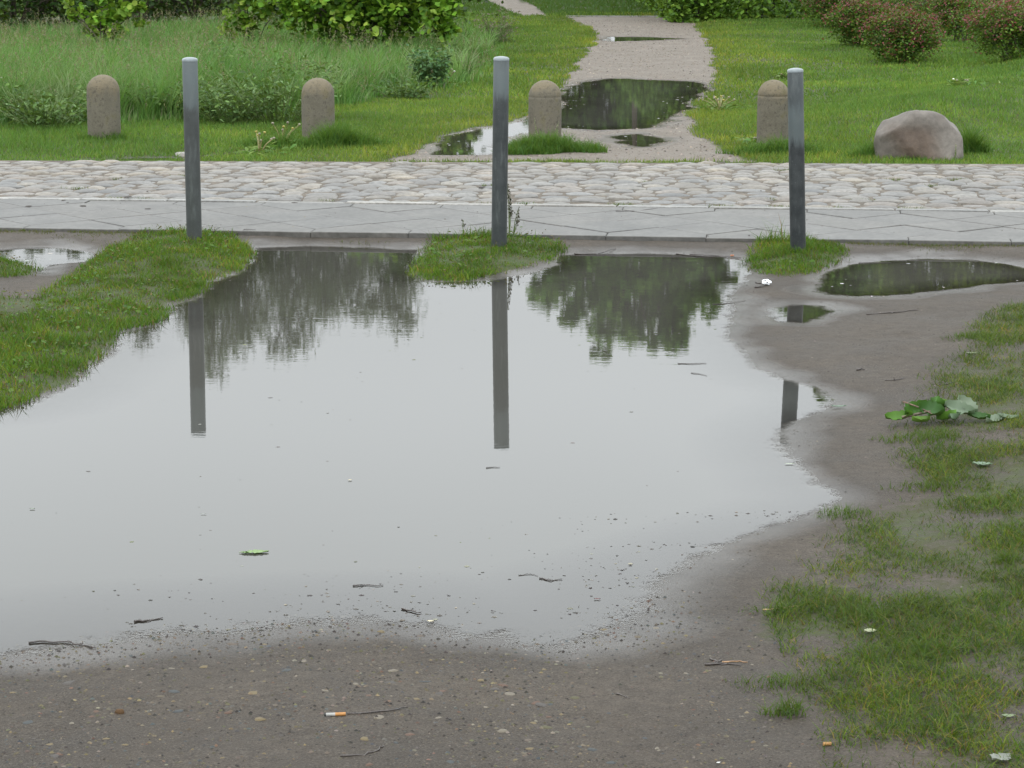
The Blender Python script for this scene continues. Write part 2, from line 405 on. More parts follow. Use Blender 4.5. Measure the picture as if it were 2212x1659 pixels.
M_GRASS = leafmat('grass_blades', .55, .40, .25)
M_LEAF = leafmat('leaves', .55, .30, .25)
M_FARLEAF = leafmat('far_leaves', .6, .45, .2)
M_TREELEAF = leafmat('tree_leaves', .5, .55, .25)
M_WETLEAF = leafmat('fallen_leaves', .5, .1, .28)
M_BARK = vmat('bark', .9, .2, .8, 30, .4, .01)
M_TWIG = vmat('wet_twig', .4, .5, .4, 120, .4, .001)
M_COBBLE = vmat('cobblestone_granite', .5, .35, .8, 38, .5, .004, oinfo=.25)
M_SLAB = vmat('concrete_slab', .52, .36, .35, 34, .34, .0016, oinfo=.06)
M_JOINT = vmat('sandy_joint', .8, .3, .8, 60, .6, .006)
M_PEBBLE = vmat('pebbles', .7, .2, .3, 90, .25, .001)
M_BITS = vmat('debris_bits', .5, .4, 0, 50, .3)
M_STONE = vmat('boulder_granite', .62, .35, .7, 26, .22, .006)

# ------------------------------------------------------------------ the ground sheet
def axis(parts):
    o = []
    for a, b, s in parts: o.append(np.arange(a, b - 1e-6, s))
    return np.concatenate(o)
ys = np.append(axis([(-30, 0, 5), (0, 3.8, .4), (3.8, 13.2, .022), (13.2, 16.4, .1), (16.4, 26, .06), (26, 44, .15), (44, 80, 2), (80, 600, 20)]), 600.)
xs = np.append(axis([(-400, -60, 20), (-60, -12, 2), (-12, -5, .2), (-5, -2.6, .08), (-2.6, 2.9, .022), (2.9, 6, .08), (6, 14, .2), (14, 60, 2), (60, 400, 20)]), 400.)
XX, YY = np.meshgrid(xs, ys); GP = np.stack([XX.ravel(), YY.ravel()], 1)
gz, gwet, ggr, ggv, gsd = fields(GP)
nx, ny = len(xs), len(ys)
ii = (np.arange(ny - 1)[:, None] * nx + np.arange(nx - 1)[None]).ravel()
quads = np.stack([ii, ii + 1, ii + 1 + nx, ii + nx], 1)
fc = GP[quads].mean(1); fu, fvv = ruv(fc); bey = fvv > far_v(fu) - .05
fgrv = ggv[quads].mean(1)
GV = np.column_stack([GP, gz])
def sub(mask, name):
    q = quads[mask]; us, inv = np.unique(q, return_inverse=True)
    o = mesh_np(name, GV[us], inv.reshape(-1, 4), M_GROUND, attrs={'wet': gwet[us], 'grass': ggr[us], 'gravel': ggv[us]}, smooth=True)
    return tag(o, kind='structure')
ground = sub(~bey, 'ground')
path_o = sub(bey & (fgrv >= .5), 'path')
lawn_o = sub(bey & (fgrv < .5), 'lawn')
ground['label'] = 'wet brown mud and trodden soil around the puddles in front of the pavement'
path_o['label'] = 'pale gravel footpath leading away between the lawns'
lawn_o['label'] = 'soil of the lawns and meadow beyond the cobbled road'

# ------------------------------------------------------------------ water
lab = {'main': 'large puddle across the muddy ground, mirroring the grey sky', 'right': 'dark oval puddle at the right in front of the pavement', 'film': 'thin shallow patch of water on the mud below the right post',
       'left': 'narrow dark puddle beside the kerb at the left edge', 'path': 'dark green puddle on the gravel path behind the bollard', 'pathlow': 'small puddle on the gravel in front of the larger path puddle',
       'pathfar': 'narrow puddle far back on the gravel path', 'gutter': 'thin strip of water between verge and cobbles'}
for k, p in PUD.items():
    lo, hi = p.min(0) - .3, p.max(0) + .3
    st = {'main': .025, 'path': .05}.get(k, .03)
    gx = np.arange(lo[0], hi[0], st); gy = np.arange(lo[1], hi[1], st)
    X, Y = np.meshgrid(gx, gy); P = np.stack([X.ravel(), Y.ravel()], 1)
    # grid corners near this puddle only
    s = sdf(warp(P), p); z, _, _, _, sdall = fields(P)
    near_other = s > sdall + .10
    n = len(gx); i0 = (np.arange(len(gy) - 1)[:, None] * n + np.arange(n - 1)[None]).ravel()
    q = np.stack([i0, i0 + 1, i0 + 1 + n, i0 + n], 1)
    keep = (z[q].min(1) < .002) & (s[q].min(1) < .12) & ~near_other[q].any(1)
    uu, vv = ruv(P); keep &= ~((vv[q] > -.004) & (vv[q] < far_v(uu[q]) + .01)).any(1)
    q = q[keep]; us, inv = np.unique(q, return_inverse=True)
    V = np.column_stack([P[us], np.zeros(len(us))])
    dep = np.clip(-z[us], 0, 1)
    o = mesh_np('puddle', V, inv.reshape(-1, 4), M_WATER, attrs={'turbid': np.clip(dep / .015, 0, 1) * .92, 'depth': dep}, smooth=True)
    tag(o, lab[k], kind='structure')

# ------------------------------------------------------------------ pavement of diagonal slabs
base_u0, base_u1 = -3.0, 9.5
def prism(poly, z0, z1, bev=.004, skirt=.03):
    poly = np.asarray(poly, float); n = len(poly); c = poly.mean(0)
    inn = c + (poly - c) * (1 - bev / np.abs(poly - c).max() * 1.2)
    V = [(*p, z0) for p in poly] + [(*p, z1 - bev * .7) for p in poly] + [(*p, z1) for p in inn]
    T = []
    for i in range(n):
        j = (i + 1) % n
        T += [(i, j, n + j), (i, n + j, n + i), (n + i, n + j, 2 * n + j), (n + i, 2 * n + j, 2 * n + i)]
    for k in range(1, n - 1): T.append((2 * n, 2 * n + k, 2 * n + k + 1))
    return np.array(V), np.array(T)
ang = math.atan2(UA[1], UA[0])
A = Acc()
A.add([(*rxy(base_u0, .003), .02), (*rxy(base_u1, .003), .02), (*rxy(base_u1, PAVE_W + .02), .02), (*rxy(base_u0, PAVE_W + .02), .02),
       (*rxy(base_u0, .003), ROADZ - .006), (*rxy(base_u1, .003), ROADZ - .006), (*rxy(base_u1, PAVE_W + .02), ROADZ - .006), (*rxy(base_u0, PAVE_W + .02), ROADZ - .006)],
      [(4, 5, 6), (4, 6, 7), (0, 1, 5), (0, 5, 4)], (.045, .04, .035))
pave = tag(A.build('pavement', M_JOINT), 'grey pavement of diagonally laid slabs between mud and cobbles', kind='structure')
def place_poly(cu, cv, pts, z, rot=0.0, mesh_cache={}, key=None):
    if key not in mesh_cache:
        V, T = prism(pts, -.045, 0)
        o = mesh_np('paving_slab', V, T, M_SLAB, col=(.086, .083, .076)); mesh_cache[key] = o.data
        bpy.data.objects.remove(o)
    o = bpy.data.objects.new('paving_slab', mesh_cache[key]); COL.objects.link(o); o.parent = pave
    x, y = rxy(cu, cv)
    o.location = (x, y, z); o.rotation_euler = (random.gauss(0, .003), random.gauss(0, .003), ang + rot)
    return o
g_ = .0022
hd = DG / 2
sq = [(0, -hd + g_), (hd - g_, 0), (0, hd - g_), (-hd + g_, 0)]
mit = [(-hd + g_, 0), (hd - g_, 0), (hd - g_, SW_ - g_), (0, SW_ + hd - 2 * g_), (-hd + g_, SW_ - g_)]
uoff = .12
for k in range(int(base_u0 / DG), int(base_u1 / DG)):
    u = k * DG + uoff
    zj = lambda: ROADZ + random.gauss(0, .0012)
    place_poly(u + hd, 0, mit, zj(), key='m')
    place_poly(u + hd, PAVE_W, mit, zj(), math.pi, key='m')
    place_poly(u, SW_ + hd, sq, zj(), key='s'); place_poly(u, SW_ + 3 * hd, sq, zj(), key='s'); place_poly(u + hd, SW_ + DG, sq, zj(), key='s')

# ------------------------------------------------------------------ cobbled road
CV0 = PAVE_W + .012 + EDGE_W
A = Acc()
pu = np.linspace(base_u0, base_u1, 60)
V = []; T = []
for i, u in enumerate(pu):
    V += [(*rxy(u, PAVE_W + .022), ROADZ - .0045), (*rxy(u, far_v(u) + .03), ROADZ - .0045), (*rxy(u, far_v(u) + .05), -.01)]
for i in range(len(pu) - 1):
    a = i * 3; T += [(a, a + 3, a + 4), (a, a + 4, a + 1), (a + 1, a + 4, a + 5), (a + 1, a + 5, a + 2)]
A.add(V, T, (.105, .088, .068))
road = tag(A.build('cobbled_road', M_JOINT), 'road strip paved with pale uneven granite cobblestones', kind='structure')
# pale narrow edging row
kk = tag(bpy.data.objects.new('kerb', None), 'pale flush kerb row between slabs and cobbles', kind='structure'); COL.objects.link(kk)
A = Acc(); V, T = prism([(-.245, -EDGE_W / 2), (.245, -EDGE_W / 2), (.245, EDGE_W / 2), (-.245, EDGE_W / 2)], -.04, 0, .006)
mo = mesh_np('kerbstone', V, T, M_COBBLE, col=(.20, .195, .18)); kme = mo.data; bpy.data.objects.remove(mo)
for k in range(int(base_u0 / .5), int(base_u1 / .5)):
    o = bpy.data.objects.new('kerbstone', kme); COL.objects.link(o); o.parent = kk
    x, y = rxy(k * .5 + .3, PAVE_W + .008 + EDGE_W / 2); o.location = (x, y, ROADZ + .004 + random.gauss(0, .0015)); o.rotation_euler = (0, 0, ang + random.gauss(0, .003))
def cobble_mesh(seed, res=5):
    r = np.random.default_rng(seed); V = []; T = []
    ph = r.uniform(0, 6.28, 4); am = r.uniform(.0, .07, 4); pw = r.uniform(2.6, 4.2)
    hgt = r.uniform(-.12, .12, (res + 1, res + 1)) * .35
    tilt = r.uniform(-.25, .25, 2)
    def q(s, t):
        # square to rounded block outline
        k = (abs(s) ** pw + abs(t) ** pw) ** (1 / pw); m = max(abs(s), abs(t), 1e-6)
        f = m / k if k > 0 else 1
        a = math.atan2(t, s); f *= 1 + sum(am[i] * math.cos((i + 2) * a + ph[i]) for i in range(4)) * .8
        return s * f, t * f
    for i in range(res + 1):
        for j in range(res + 1):
            s, t = 2 * i / res - 1, 2 * j / res - 1
            x, y = q(s, t); m = max(abs(s), abs(t))
            z = 1 - .95 * m ** 4.5 + hgt[i, j] * (1.2 - m) + tilt[0] * s * .3 + tilt[1] * t * .3
            V.append((x, y, z))
    for i in range(res):
        for j in range(res):
            a = i * (res + 1) + j; b = a + res + 1; T += [(a, b, b + 1), (a, b + 1, a + 1)]
    ring = [i * (res + 1) for i in range(res + 1)] + [res * (res + 1) + j for j in range(1, res + 1)] + [i * (res + 1) + res for i in range(res - 1, -1, -1)] + [j for j in range(res - 1, 0, -1)]
    n0 = len(V)
    for k in ring: V.append((V[k][0] * 1.04, V[k][1] * 1.04, -1.2))
    for k in range(len(ring)):
        a, b = ring[k], ring[(k + 1) % len(ring)]; c, d = n0 + k, n0 + (k + 1) % len(ring)
        T += [(a, c, d), (a, d, b)]
    return np.array(V), np.array(T)
CM = [cobble_mesh(s, 4) for s in range(12)]
ccol = [(.130, .121, .106), (.118, .114, .106), (.148, .132, .107), (.096, .093, .088), (.128, .112, .095), (.125, .120, .112)]
cme = []
for i, (V, T) in enumerate(CM):
    o = mesh_np('cobblestone', V, T, M_COBBLE, col=ccol[i % 6], smooth=True); cme.append(o.data); bpy.data.objects.remove(o)
stones = []
v = CV0; row = 0
while True:
    dv = random.uniform(.13, .175)
    if v + dv > max(f0v, f1v) + .6: break
    u = base_u0 + random.uniform(0, .15)
    while u < base_u1:
        du = random.uniform(.12, .215)
        vc = v + dv / 2 + random.gauss(0, .008) + fbm(np.array([u * 1.3]), np.array([row * .7]), 3)[0] * .02
        if vc + dv / 2 < far_v(u) + .05: stones.append((u + du / 2, vc, du, dv))
        u += du
    v += dv; row += 1
def inview(u, v):
    x, y = rxy(u, v); return abs(x) < y * (PW / 2 + 30) / F_PX
st_in = sorted([s for s in stones if inview(s[0], s[1])], key=lambda s: rxy(s[0], s[1])[1]); st_out = [s for s in stones if not inview(s[0], s[1])]
def cob_xf(s):
    u, v, du, dv = s; x, y = rxy(u, v)
    return x, y, ROADZ - .004 + random.gauss(0, .003), du / 2 * .95, dv / 2 * .92, random.uniform(.008, .012), ang + random.gauss(0, .06)
for s in st_in[:300]:
    x, y, z, sx, sy, sz, r = cob_xf(s)
    o = bpy.data.objects.new('cobblestone', random.choice(cme)); COL.objects.link(o); o.parent = road
    o.location = (x, y, z); o.scale = (sx, sy, sz); o.rotation_euler = (random.gauss(0, .02), random.gauss(0, .02), r)
A = Acc()
for s in st_in[300:] + st_out:
    x, y, z, sx, sy, sz, r = cob_xf(s); i = random.randrange(12); V, T = CM[i]
    c, s2 = math.cos(r), math.sin(r); Vx, Vy = V[:, 0] * sx, V[:, 1] * sy
    A.add(np.column_stack([x + Vx * c - Vy * s2, y + Vx * s2 + Vy * c, z + V[:, 2] * sz]), T, np.array(ccol[i % 6]) * random.uniform(.85, 1.15))
o = A.build('cobblestones', M_COBBLE, road, smooth=True); o['kind'] = 'stuff'
# far pale edging of the path
x0, x1 = G(1222, 39), G(1482, 39.5)
A = Acc(); V, T = prism([(x0[0], x0[1]), (x1[0], x1[1]), (x1[0], x1[1] + .06), (x0[0], x0[1] + .06)], -.02, .035, .008); A.add(V, T, (.26, .25, .235))
tag(A.build('path_edging', M_SLAB), 'pale stone edging across the far end of the gravel path', kind='structure')

# ------------------------------------------------------------------ grass
def blades(P, h, wd, lean, colr, seg=2, az=None, z0=None, curve=1.0):
    """one curved tapering blade per point; returns V, T, C"""
    N = len(P); az = rng.uniform(0, 2 * np.pi, N) if az is None else az
    fa = rng.uniform(0, 2 * np.pi, N)
    z0 = Zof(P) if z0 is None else z0
    d = np.stack([np.cos(az), np.sin(az)], 1); s = np.stack([np.cos(fa), np.sin(fa)], 1)
    V = []; C = []
    lv = [i / seg for i in range(seg)]
    for t in lv:
        off = d * (lean * h * (t ** (1 + curve)))[:, None]
        zz = z0 - .004 + h * t * (1 - .35 * lean * t)
        ww = wd * (1 - t) ** .6 * .5
        for sg in (-1, 1):
            q = P + off + s * (ww * sg)[:, None]; V.append(np.column_stack([q, zz]))
    q = P + d * (lean * h)[:, None]; V.append(np.column_stack([q, z0 + h * (1 - .35 * lean)]))
    k = 2 * seg + 1
    V = np.stack(V, 1).reshape(-1, 3); base = np.arange(N) * k
    T = []
    for i in range(seg - 1):
        a = 2 * i
        T.append(np.stack([base + a, base + a + 1, base + a + 3], 1)); T.append(np.stack([base + a, base + a + 3, base + a + 2], 1))
    a = 2 * (seg - 1); T.append(np.stack([base + a, base + a + 1, base + a + 2], 1))
    C = np.repeat(colr, k, 0)
    return V, np.concatenate(T), C
def palette(N, cols, wts, jit=.22):
    cols = np.array(cols); i = rng.choice(len(cols), N, p=np.array(wts) / np.sum(wts))
    return np.clip(cols[i] * rng.uniform(1 - jit, 1 + jit, (N, 1)) * rng.uniform(.93, 1.07, (N, 3)), 0, 1)
def sample(lo, hi, n): return rng.uniform(lo, hi, (n, 2))
FR = (PW / 2 + 60) / F_PX
def infr(P, m=1.0): return np.abs(P[:, 0]) < P[:, 1] * FR + .25 * m
PAL_TURF = [(.062, .150, .012), (.105, .180, .016), (.032, .098, .010), (.16, .14, .045), (.120, .070, .026)]
PAL_LAWN = [(.090, .200, .032), (.128, .230, .038), (.056, .150, .026), (.17, .19, .06)]
def patch_tint(P, C, sc=1.2, amt=.22, yel=(1.18, 1.02, .75)):
    f = fbm(P[:, 0] * sc, P[:, 1] * sc, 61, 3)[:, None]; t = np.clip(f * 1.6, 0, 1)
    C = C * (1 + amt * f)
    return np.clip(C * (1 - t) + C * np.array(yel) * t, 0, 1)

# near cushions
names = {'bank': 'low green turf bank running into the large puddle at the left', 'tuft': 'small patch of turf at the left edge beside the narrow puddle',
         'mound2': 'round grassy cushion at the foot of the middle steel post', 'mound3': 'small grassy cushion at the foot of the right steel post'}
dens = {'bank': 16000, 'tuft': 12000, 'mound2': 19000, 'mound3': 19000}
for k, p in GR.items():
    lo, hi = p.min(0) - .1, p.max(0) + .1
    if k == 'bank': lo[0] = max(lo[0], -3.2)
    n = int(np.prod(hi - lo) * dens[k]); P = sample(lo, hi, n)
    s = sdf(warp(P), p)
    cl = fbm(P[:, 0] * 7, P[:, 1] * 7, 71, 3)
    keep = (s < .045) & (rng.random(n) < np.clip(.75 + cl * .9, .12, 1)) & (rng.random(n) < sstep(.045, -.01, s) + .1)
    if k == 'bank':   # worn bare spots
        keep &= ~((fbm(P[:, 0] * 2.4, P[:, 1] * 1.5, 75, 2) > .42) & (rng.random(n) < .85))
    P = P[keep]; s = s[keep]; N = len(P)
    big = fbm(P[:, 0] * 3, P[:, 1] * 3, 72, 2)
    h = rng.uniform(.008, .032, N) * (1 + .7 * big + .6 * cl[keep]) * np.where(rng.random(N) < .08, 1.8, 1.0)
    if k == 'mound2':
        c = G(1078, 535); dd = np.hypot(*(P - c).T); h *= 1 + .9 * np.exp(-(dd / .22) ** 2) * (P[:, 1] > c[1] - .02)
    if k == 'mound3':
        c = G(1700, 538); dd = np.hypot(*(P - c).T); h *= 1 + 1.2 * np.exp(-(dd / .18) ** 2) * (P[:, 1] > c[1] - .02)
    C = patch_tint(P, palette(N, PAL_TURF, [5, 3.5, 3.5, .8, .6]), 4.5, .55, (1.3, .95, .8))
    V, T, C = blades(P, h, rng.uniform(.003, .0055, N), rng.uniform(.2, 1.0, N), C, 2)
    o = mesh_np('turf', V, T, M_GRASS, col=C); tag(o, names[k], 'turf patch', kind='stuff')
# broad clover / plantain leaves among the turf
def leaflets(P, z, size, C, tilt=.5, asp=.6):
    """six-sided leaf blades lying at random tilts"""
    N = len(P); a = rng.uniform(0, 2 * np.pi, N)
    f = np.stack([np.cos(a), np.sin(a), rng.uniform(-tilt, tilt, N)], 1); f /= np.linalg.norm(f, axis=1)[:, None]
    up = np.stack([rng.normal(0, tilt, N), rng.normal(0, tilt, N), np.ones(N)], 1)
    s = np.cross(f, up); s /= np.linalg.norm(s, axis=1)[:, None]; nn = np.cross(s, f)
    o = np.column_stack([P, z]) if P.shape[1] == 2 else P
    pts = [(-.5, 0, 0), (-.15, asp * .5, .06), (.25, asp * .42, .05), (.55, 0, -.06), (.25, -asp * .42, .05), (-.15, -asp * .5, .06)]
    V = np.stack([o + (f * q[0] + s * q[1] + nn * q[2]) * size[:, None] for q in pts], 1).reshape(-1, 3)
    b = np.arange(N) * 6
    T = np.concatenate([np.stack([b, b + i, b + i + 1], 1) for i in (1, 2, 3, 4)])
    return V, T, np.repeat(C, 6, 0)
A = Acc()
for k, dn in (('bank', 300), ('mound2', 220), ('mound3', 160)):
    p = GR[k]; lo, hi = p.min(0), p.max(0); lo[0] = max(lo[0], -3.2); n = int(np.prod(hi - lo) * dn); P = sample(lo, hi, n)
    P = P[(sdf(warp(P), p) < -.03) & (fbm(P[:, 0] * 3, P[:, 1] * 3, 77) > -.15)]; N = len(P)
    A.add(*leaflets(P, Zof(P) + rng.uniform(.01, .035, N), rng.uniform(.010, .028, N), palette(N, [(.07, .15, .02), (.10, .17, .03), (.05, .11, .02)], [1, 1, 1]), .5))
for k in ('bank', 'mound2', 'tuft'):
    p = GR[k]; lo, hi = p.min(0), p.max(0); lo[0] = max(lo[0], -3.2); n = int(np.prod(hi - lo) * 420); P = sample(lo, hi, n); P = P[sdf(warp(P), p) < -.02]; N = len(P)
    A.add(*leaflets(P, Zof(P) + rng.uniform(.02, .045, N), rng.uniform(.006, .013, N), palette(N, [(.075, .045, .025), (.17, .13, .06), (.045, .03, .02)], [2, 1, 1]), 1.2))
o = A.build('clover', M_GRASS); tag(o, 'broad clover and plantain leaves growing low in the near turf', 'clover', kind='stuff')

# sparse grass at the right
lo, hi = np.array([.6, 4.2]), np.array([3.4, 11.6])
n = 700000; P = sample(lo, hi, n); s = sdf(warp(P), SPARSE)
cl = fbm(P[:, 0] * 5.5, P[:, 1] * 4.5, 81, 3); cl2 = fbm(P[:, 0] * 1.7, P[:, 1] * 1.5, 82, 2)
dn = np.clip((cl * 1.05 + cl2 * .25 + .46) * 1.0 + np.clip(-s - .05, 0, 1) * .55, 0.05, 1) * sstep(.04, -.12, s)
dn *= 1 - .3 * sstep(6.8, 8.2, P[:, 1]); dn = np.clip(dn + .45 * sstep(5.5, 5.1, P[:, 1]) * sstep(.95, 1.2, P[:, 0]), 0, 1)
keep = (rng.random(n) < dn) & (s < .06); keep &= infr(P, 2); P = P[keep]; N = len(P)
C = patch_tint(P, palette(N, [(.050, .108, .009), (.098, .150, .013), (.018, .055, .006), (.17, .145, .04), (.10, .055, .022)], [4, 4, 4, 1.2, .9]), 5.0, .5, (1.3, 1.0, .8))
V, T, C = blades(P, rng.uniform(.008, .032, N) * (1 + .8 * cl[keep]) * np.where(rng.random(N) < .10, 1.5, 1.0), rng.uniform(.0018, .0034, N), rng.uniform(.5, 1.8, N), C, 2)
tag(mesh_np('sparse_grass', V, T, M_GRASS, col=C), 'thin trodden grass growing in muddy soil at the right', 'grass', kind='stuff')

# weeds rooted in the kerb joint and between the cobbles
N = 9000; uu = rng.uniform(-.8, 7.2, N); vv = -.012 - rng.exponential(.05, N); k = fbm(uu * 2.2, vv * 3, 131, 3) > .12; P = F0 + uu[k, None] * UA + vv[k, None] * VA; M_ = len(P)
V, T, C = blades(P, rng.uniform(.006, .022, M_), rng.uniform(.003, .005, M_), rng.uniform(.3, 1.2, M_), palette(M_, [(.06, .09, .015), (.09, .10, .03), (.10, .075, .035)], [1, 1, 1]), 2)
tag(mesh_np('kerb_weeds', V, T, M_GRASS, col=C), 'low weeds and moss in the soil along the front edge of the pavement', 'weeds', kind='stuff')
ct = rng.uniform(-.6, 7, 26); cvv = np.concatenate([np.full(12, PAVE_W + .10), rng.uniform(PAVE_W + .2, PAVE_W + 2.2, 14)]); i = rng.integers(0, 26, 1100)
uu = ct[i] + rng.normal(0, .035, 1100); vv = cvv[i] + rng.normal(0, .012, 1100); P = F0 + uu[:, None] * UA + vv[:, None] * VA
V, T, C = blades(P, rng.uniform(.008, .025, 1100), np.full(1100, .004), rng.uniform(.3, 1.2, 1100), palette(1100, [(.07, .12, .02), (.10, .12, .03)], [1, 1]), 2, z0=np.full(1100, ROADZ))
tag(mesh_np('joint_weeds', V, T, M_GRASS, col=C), 'tiny green weeds sprouting between the cobblestones', 'weeds', kind='stuff')
# lawns beyond the road
def beyond_pts(n, lo, hi):
    P = sample(lo, hi, n); P = P[infr(P, 3)]; return P
def lawn(n, lo, hi, hmin, hmax, wmin, wmax, name, label, seg=1, extra=None):
    P = beyond_pts(n, lo, hi); z, wet, g, gv, sd = fields(P)
    u, v = ruv(P); keep = (v > far_v(u) + .03) & (rng.random(len(P)) < g ** 1.3) & (sd > 0)
    md = sdf(warp(P), MEADOW); keep &= md > -.15
    P = P[keep]; z = z[keep]; N = len(P); md = md[keep]
    C = patch_tint(P, palette(N, PAL_LAWN, [5, 3, 3, .5]), .8, .40, (1.22, 1.0, .85)); C = patch_tint(P, C, 3.0, .3, (1.12, 1, .9))
    # fresher green close to the tall meadow, yellower near the path
    pt = sdf(P, PATH); t = np.exp(-np.maximum(pt, 0) / .7)[:, None]
    C = np.clip(C * (1 - t) + C * np.array([1.45, 1.02, .9]) * t, 0, 1)
    h = rng.uniform(hmin, hmax, N) * (1 + .7 * np.clip(fbm(P[:, 0] * .9, P[:, 1] * .9, 91, 3), -.6, 1))
    V, T, C = blades(P, h, rng.uniform(wmin, wmax, N), rng.uniform(.2, .9, N), C, seg, z0=z)
    tag(mesh_np(name, V, T, M_GRASS, col=C), label, 'grass', kind='stuff')
lawn(330000, (-5.5, 15.9), (6.5, 22), .015, .045, .005, .009, 'short_grass', 'short bright green grass along the road beyond the cobbles', 1)
lawn(420000, (-7.5, 22), (9.5, 40), .02, .05, .010, .018, 'lawn_grass', 'mown lawn on both sides of the gravel path', 1)
P = sample((-9, 39), (13, 62), 150000); P = P[infr(P, 3)]; P = P[sdf(P, PATH2) > 0]; N = len(P)
V, T, C = blades(P, rng.uniform(.03, .07, N), rng.uniform(.02, .035, N), rng.uniform(.2, .8, N), palette(N, [(.045, .105, .022), (.055, .115, .025)], [1, 1]), 1)
tag(mesh_np('far_lawn_grass', V, T, M_GRASS, col=C), 'dark green lawn behind the far path edging', 'grass', kind='stuff')

# tall meadow
def meadow():
    A = Acc()
    for (n, lo, hi, wd, seg) in ((62000, (-6, 16.8), (.6, 22), (.004, .008), 3), (80000, (-8.5, 22), (1.5, 34), (.007, .013), 2)):
        P = beyond_pts(n * 2, lo, hi); md = sdf(warp(P), MEADOW); P = P[(md < 0) & (rng.random(len(P)) < .35 + .65 * sstep(-.0, -.4, md))]
        md = sdf(warp(P), MEADOW); N = len(P)
        big = fbm(P[:, 0] * .8, P[:, 1] * .8, 101, 3); cl = fbm(P[:, 0] * 3, P[:, 1] * 3, 102, 2)
        h = rng.uniform(.16, .46, N) * (1 + .6 * big + .45 * cl) * (1 - .35 * sstep(22, 27, P[:, 1])) * (.35 + .65 * sstep(0, -.9, md))
        C = palette(N, [(.125, .27, .060), (.175, .30, .085), (.060, .155, .032), (.22, .30, .13), (.26, .26, .16), (.14, .10, .08)], [5, 4, 4, 2, .7, .2])
        t = np.clip(cl * 1.3 + .2, 0, 1)[:, None]; C = C * (1 - t) + C * np.array([.72, .95, .8]) * t
        az = rng.normal(-.3, 1.5, N)
        V, T, CC = blades(P, h, rng.uniform(*wd, N), rng.uniform(.15, .75, N), C, seg, az=az, curve=1.6); A.add(V, T, CC)
        # seed heads
        m = rng.random(N) < .035; Q = P[m]; M = len(Q); hh = h[m] * rng.uniform(1.1, 1.4, M)
        V, T, CC = blades(Q, hh, np.full(M, wd[0] * .5), rng.uniform(.1, .35, M), palette(M, [(.18, .20, .08), (.2, .18, .1)], [1, 1]), 2, az=az[m]); A.add(V, T, CC)
        zt = Zof(Q) + hh * .9
        for j in range(5):
            o = np.column_stack([Q + rng.normal(0, .006, (M, 2)) + np.stack([np.cos(az[m]), np.sin(az[m])], 1) * .2 * hh[:, None], zt + j * .016])
            A.add(*leaflets(o, None, np.full(M, .022), palette(M, [(.20, .19, .10), (.22, .17, .13), (.17, .19, .08)], [1, 1, 1]), 1.5, .35))
    # tussocks: blades fanning out of shared roots
    for (nc, lo, hi, per, wd) in ((900, (-6, 16.8), (.6, 22), 46, .006), (700, (-8.5, 22), (1.5, 33), 34, .010)):
        Q = beyond_pts(nc, lo, hi); Q = Q[sdf(warp(Q), MEADOW) < -.12]; K = len(Q); i = np.repeat(np.arange(K), per); M = len(i)
        az = rng.uniform(0, 6.28, M); P = Q[i] + np.stack([np.cos(az), np.sin(az)], 1) * rng.uniform(0, .06, M)[:, None]
        tint = np.array([(.09, .205, .042), (.18, .31, .09), (.125, .27, .055), (.22, .30, .14), (.045, .12, .028)])[rng.integers(0, 5, K)][i] * rng.uniform(.8, 1.2, (M, 1))
        h = (rng.uniform(.28, .62, K) * (1 - .3 * sstep(22, 27, Q[:, 1])))[i] * rng.uniform(.55, 1.05, M)
        A.add(*blades(P, h, rng.uniform(.6, 1.3, M) * wd, rng.uniform(.2, 1.0, M), tint, 3, az=az, curve=1.8))
    o = A.build('meadow_grass', M_GRASS); tag(o, 'tall unmown meadow grass with pale seed heads behind the left bollards', 'meadow grass', kind='stuff')
meadow()

# ------------------------------------------------------------------ leafy plants
def stemmed(name, label, cat, base, nst, hgt, spread, leaf, pal, wts, per=14, group=None, mat=None, rad=.004, asp=.5, lean=.3, stemc=(.10, .15, .04), parent_z=None):
    x, y = base; z = z1(x, y) - .005 if parent_z is None else parent_z
    t = thing(name, label, cat, (x, y, z), 0, group)
    S = Acc(); Lf = Acc()
    for i in range(nst):
        a = random.uniform(0, 6.28); r = spread * math.sqrt(random.random()); l = random.uniform(.5, 1) * hgt
        p0 = np.array([math.cos(a) * r * .35, math.sin(a) * r * .35, 0]); p2 = np.array([math.cos(a) * r, math.sin(a) * r, l])
        p1 = (p0 + p2) / 2 + np.array([0, 0, l * .12]); pts = [p0, p1, p2]
        V, T = tube(pts, [rad, rad * .8, rad * .3], 4, False); S.add(V, T, stemc)
        tt = np.random.default_rng(i + 5).uniform(.15, 1.02, per)[:, None]
        Q = p0 * (1 - tt) ** 2 + 2 * p1 * tt * (1 - tt) + p2 * tt ** 2 + rng.normal(0, leaf * .7, (per, 3)); Q[:, 2] = np.maximum(Q[:, 2], .005)
        Lf.add(*leaflets(Q, None, rng.uniform(.6, 1.2, per) * leaf, palette(per, pal, wts), .8, asp))
    S.build('stem', M_BITS if mat is None else mat, t); Lf.build('foliage', M_LEAF, t)
    return t
NP = [(.075, .145, .035), (.05, .105, .025), (.11, .185, .045)]
stemmed('nettle_plant', 'dark green nettle clump in the meadow behind the bollard nearest the middle post', 'plant', G(930, 200), 46, .36, .20, .045, [(.08, .17, .06), (.06, .13, .05)], [1, 1], 26)
stemmed('nettle_plant', 'low spreading green weed left of the tall nettle clump on the lawn edge', 'plant', G(868, 222), 30, .16, .30, .05, NP, [1, 1, 1], 12)
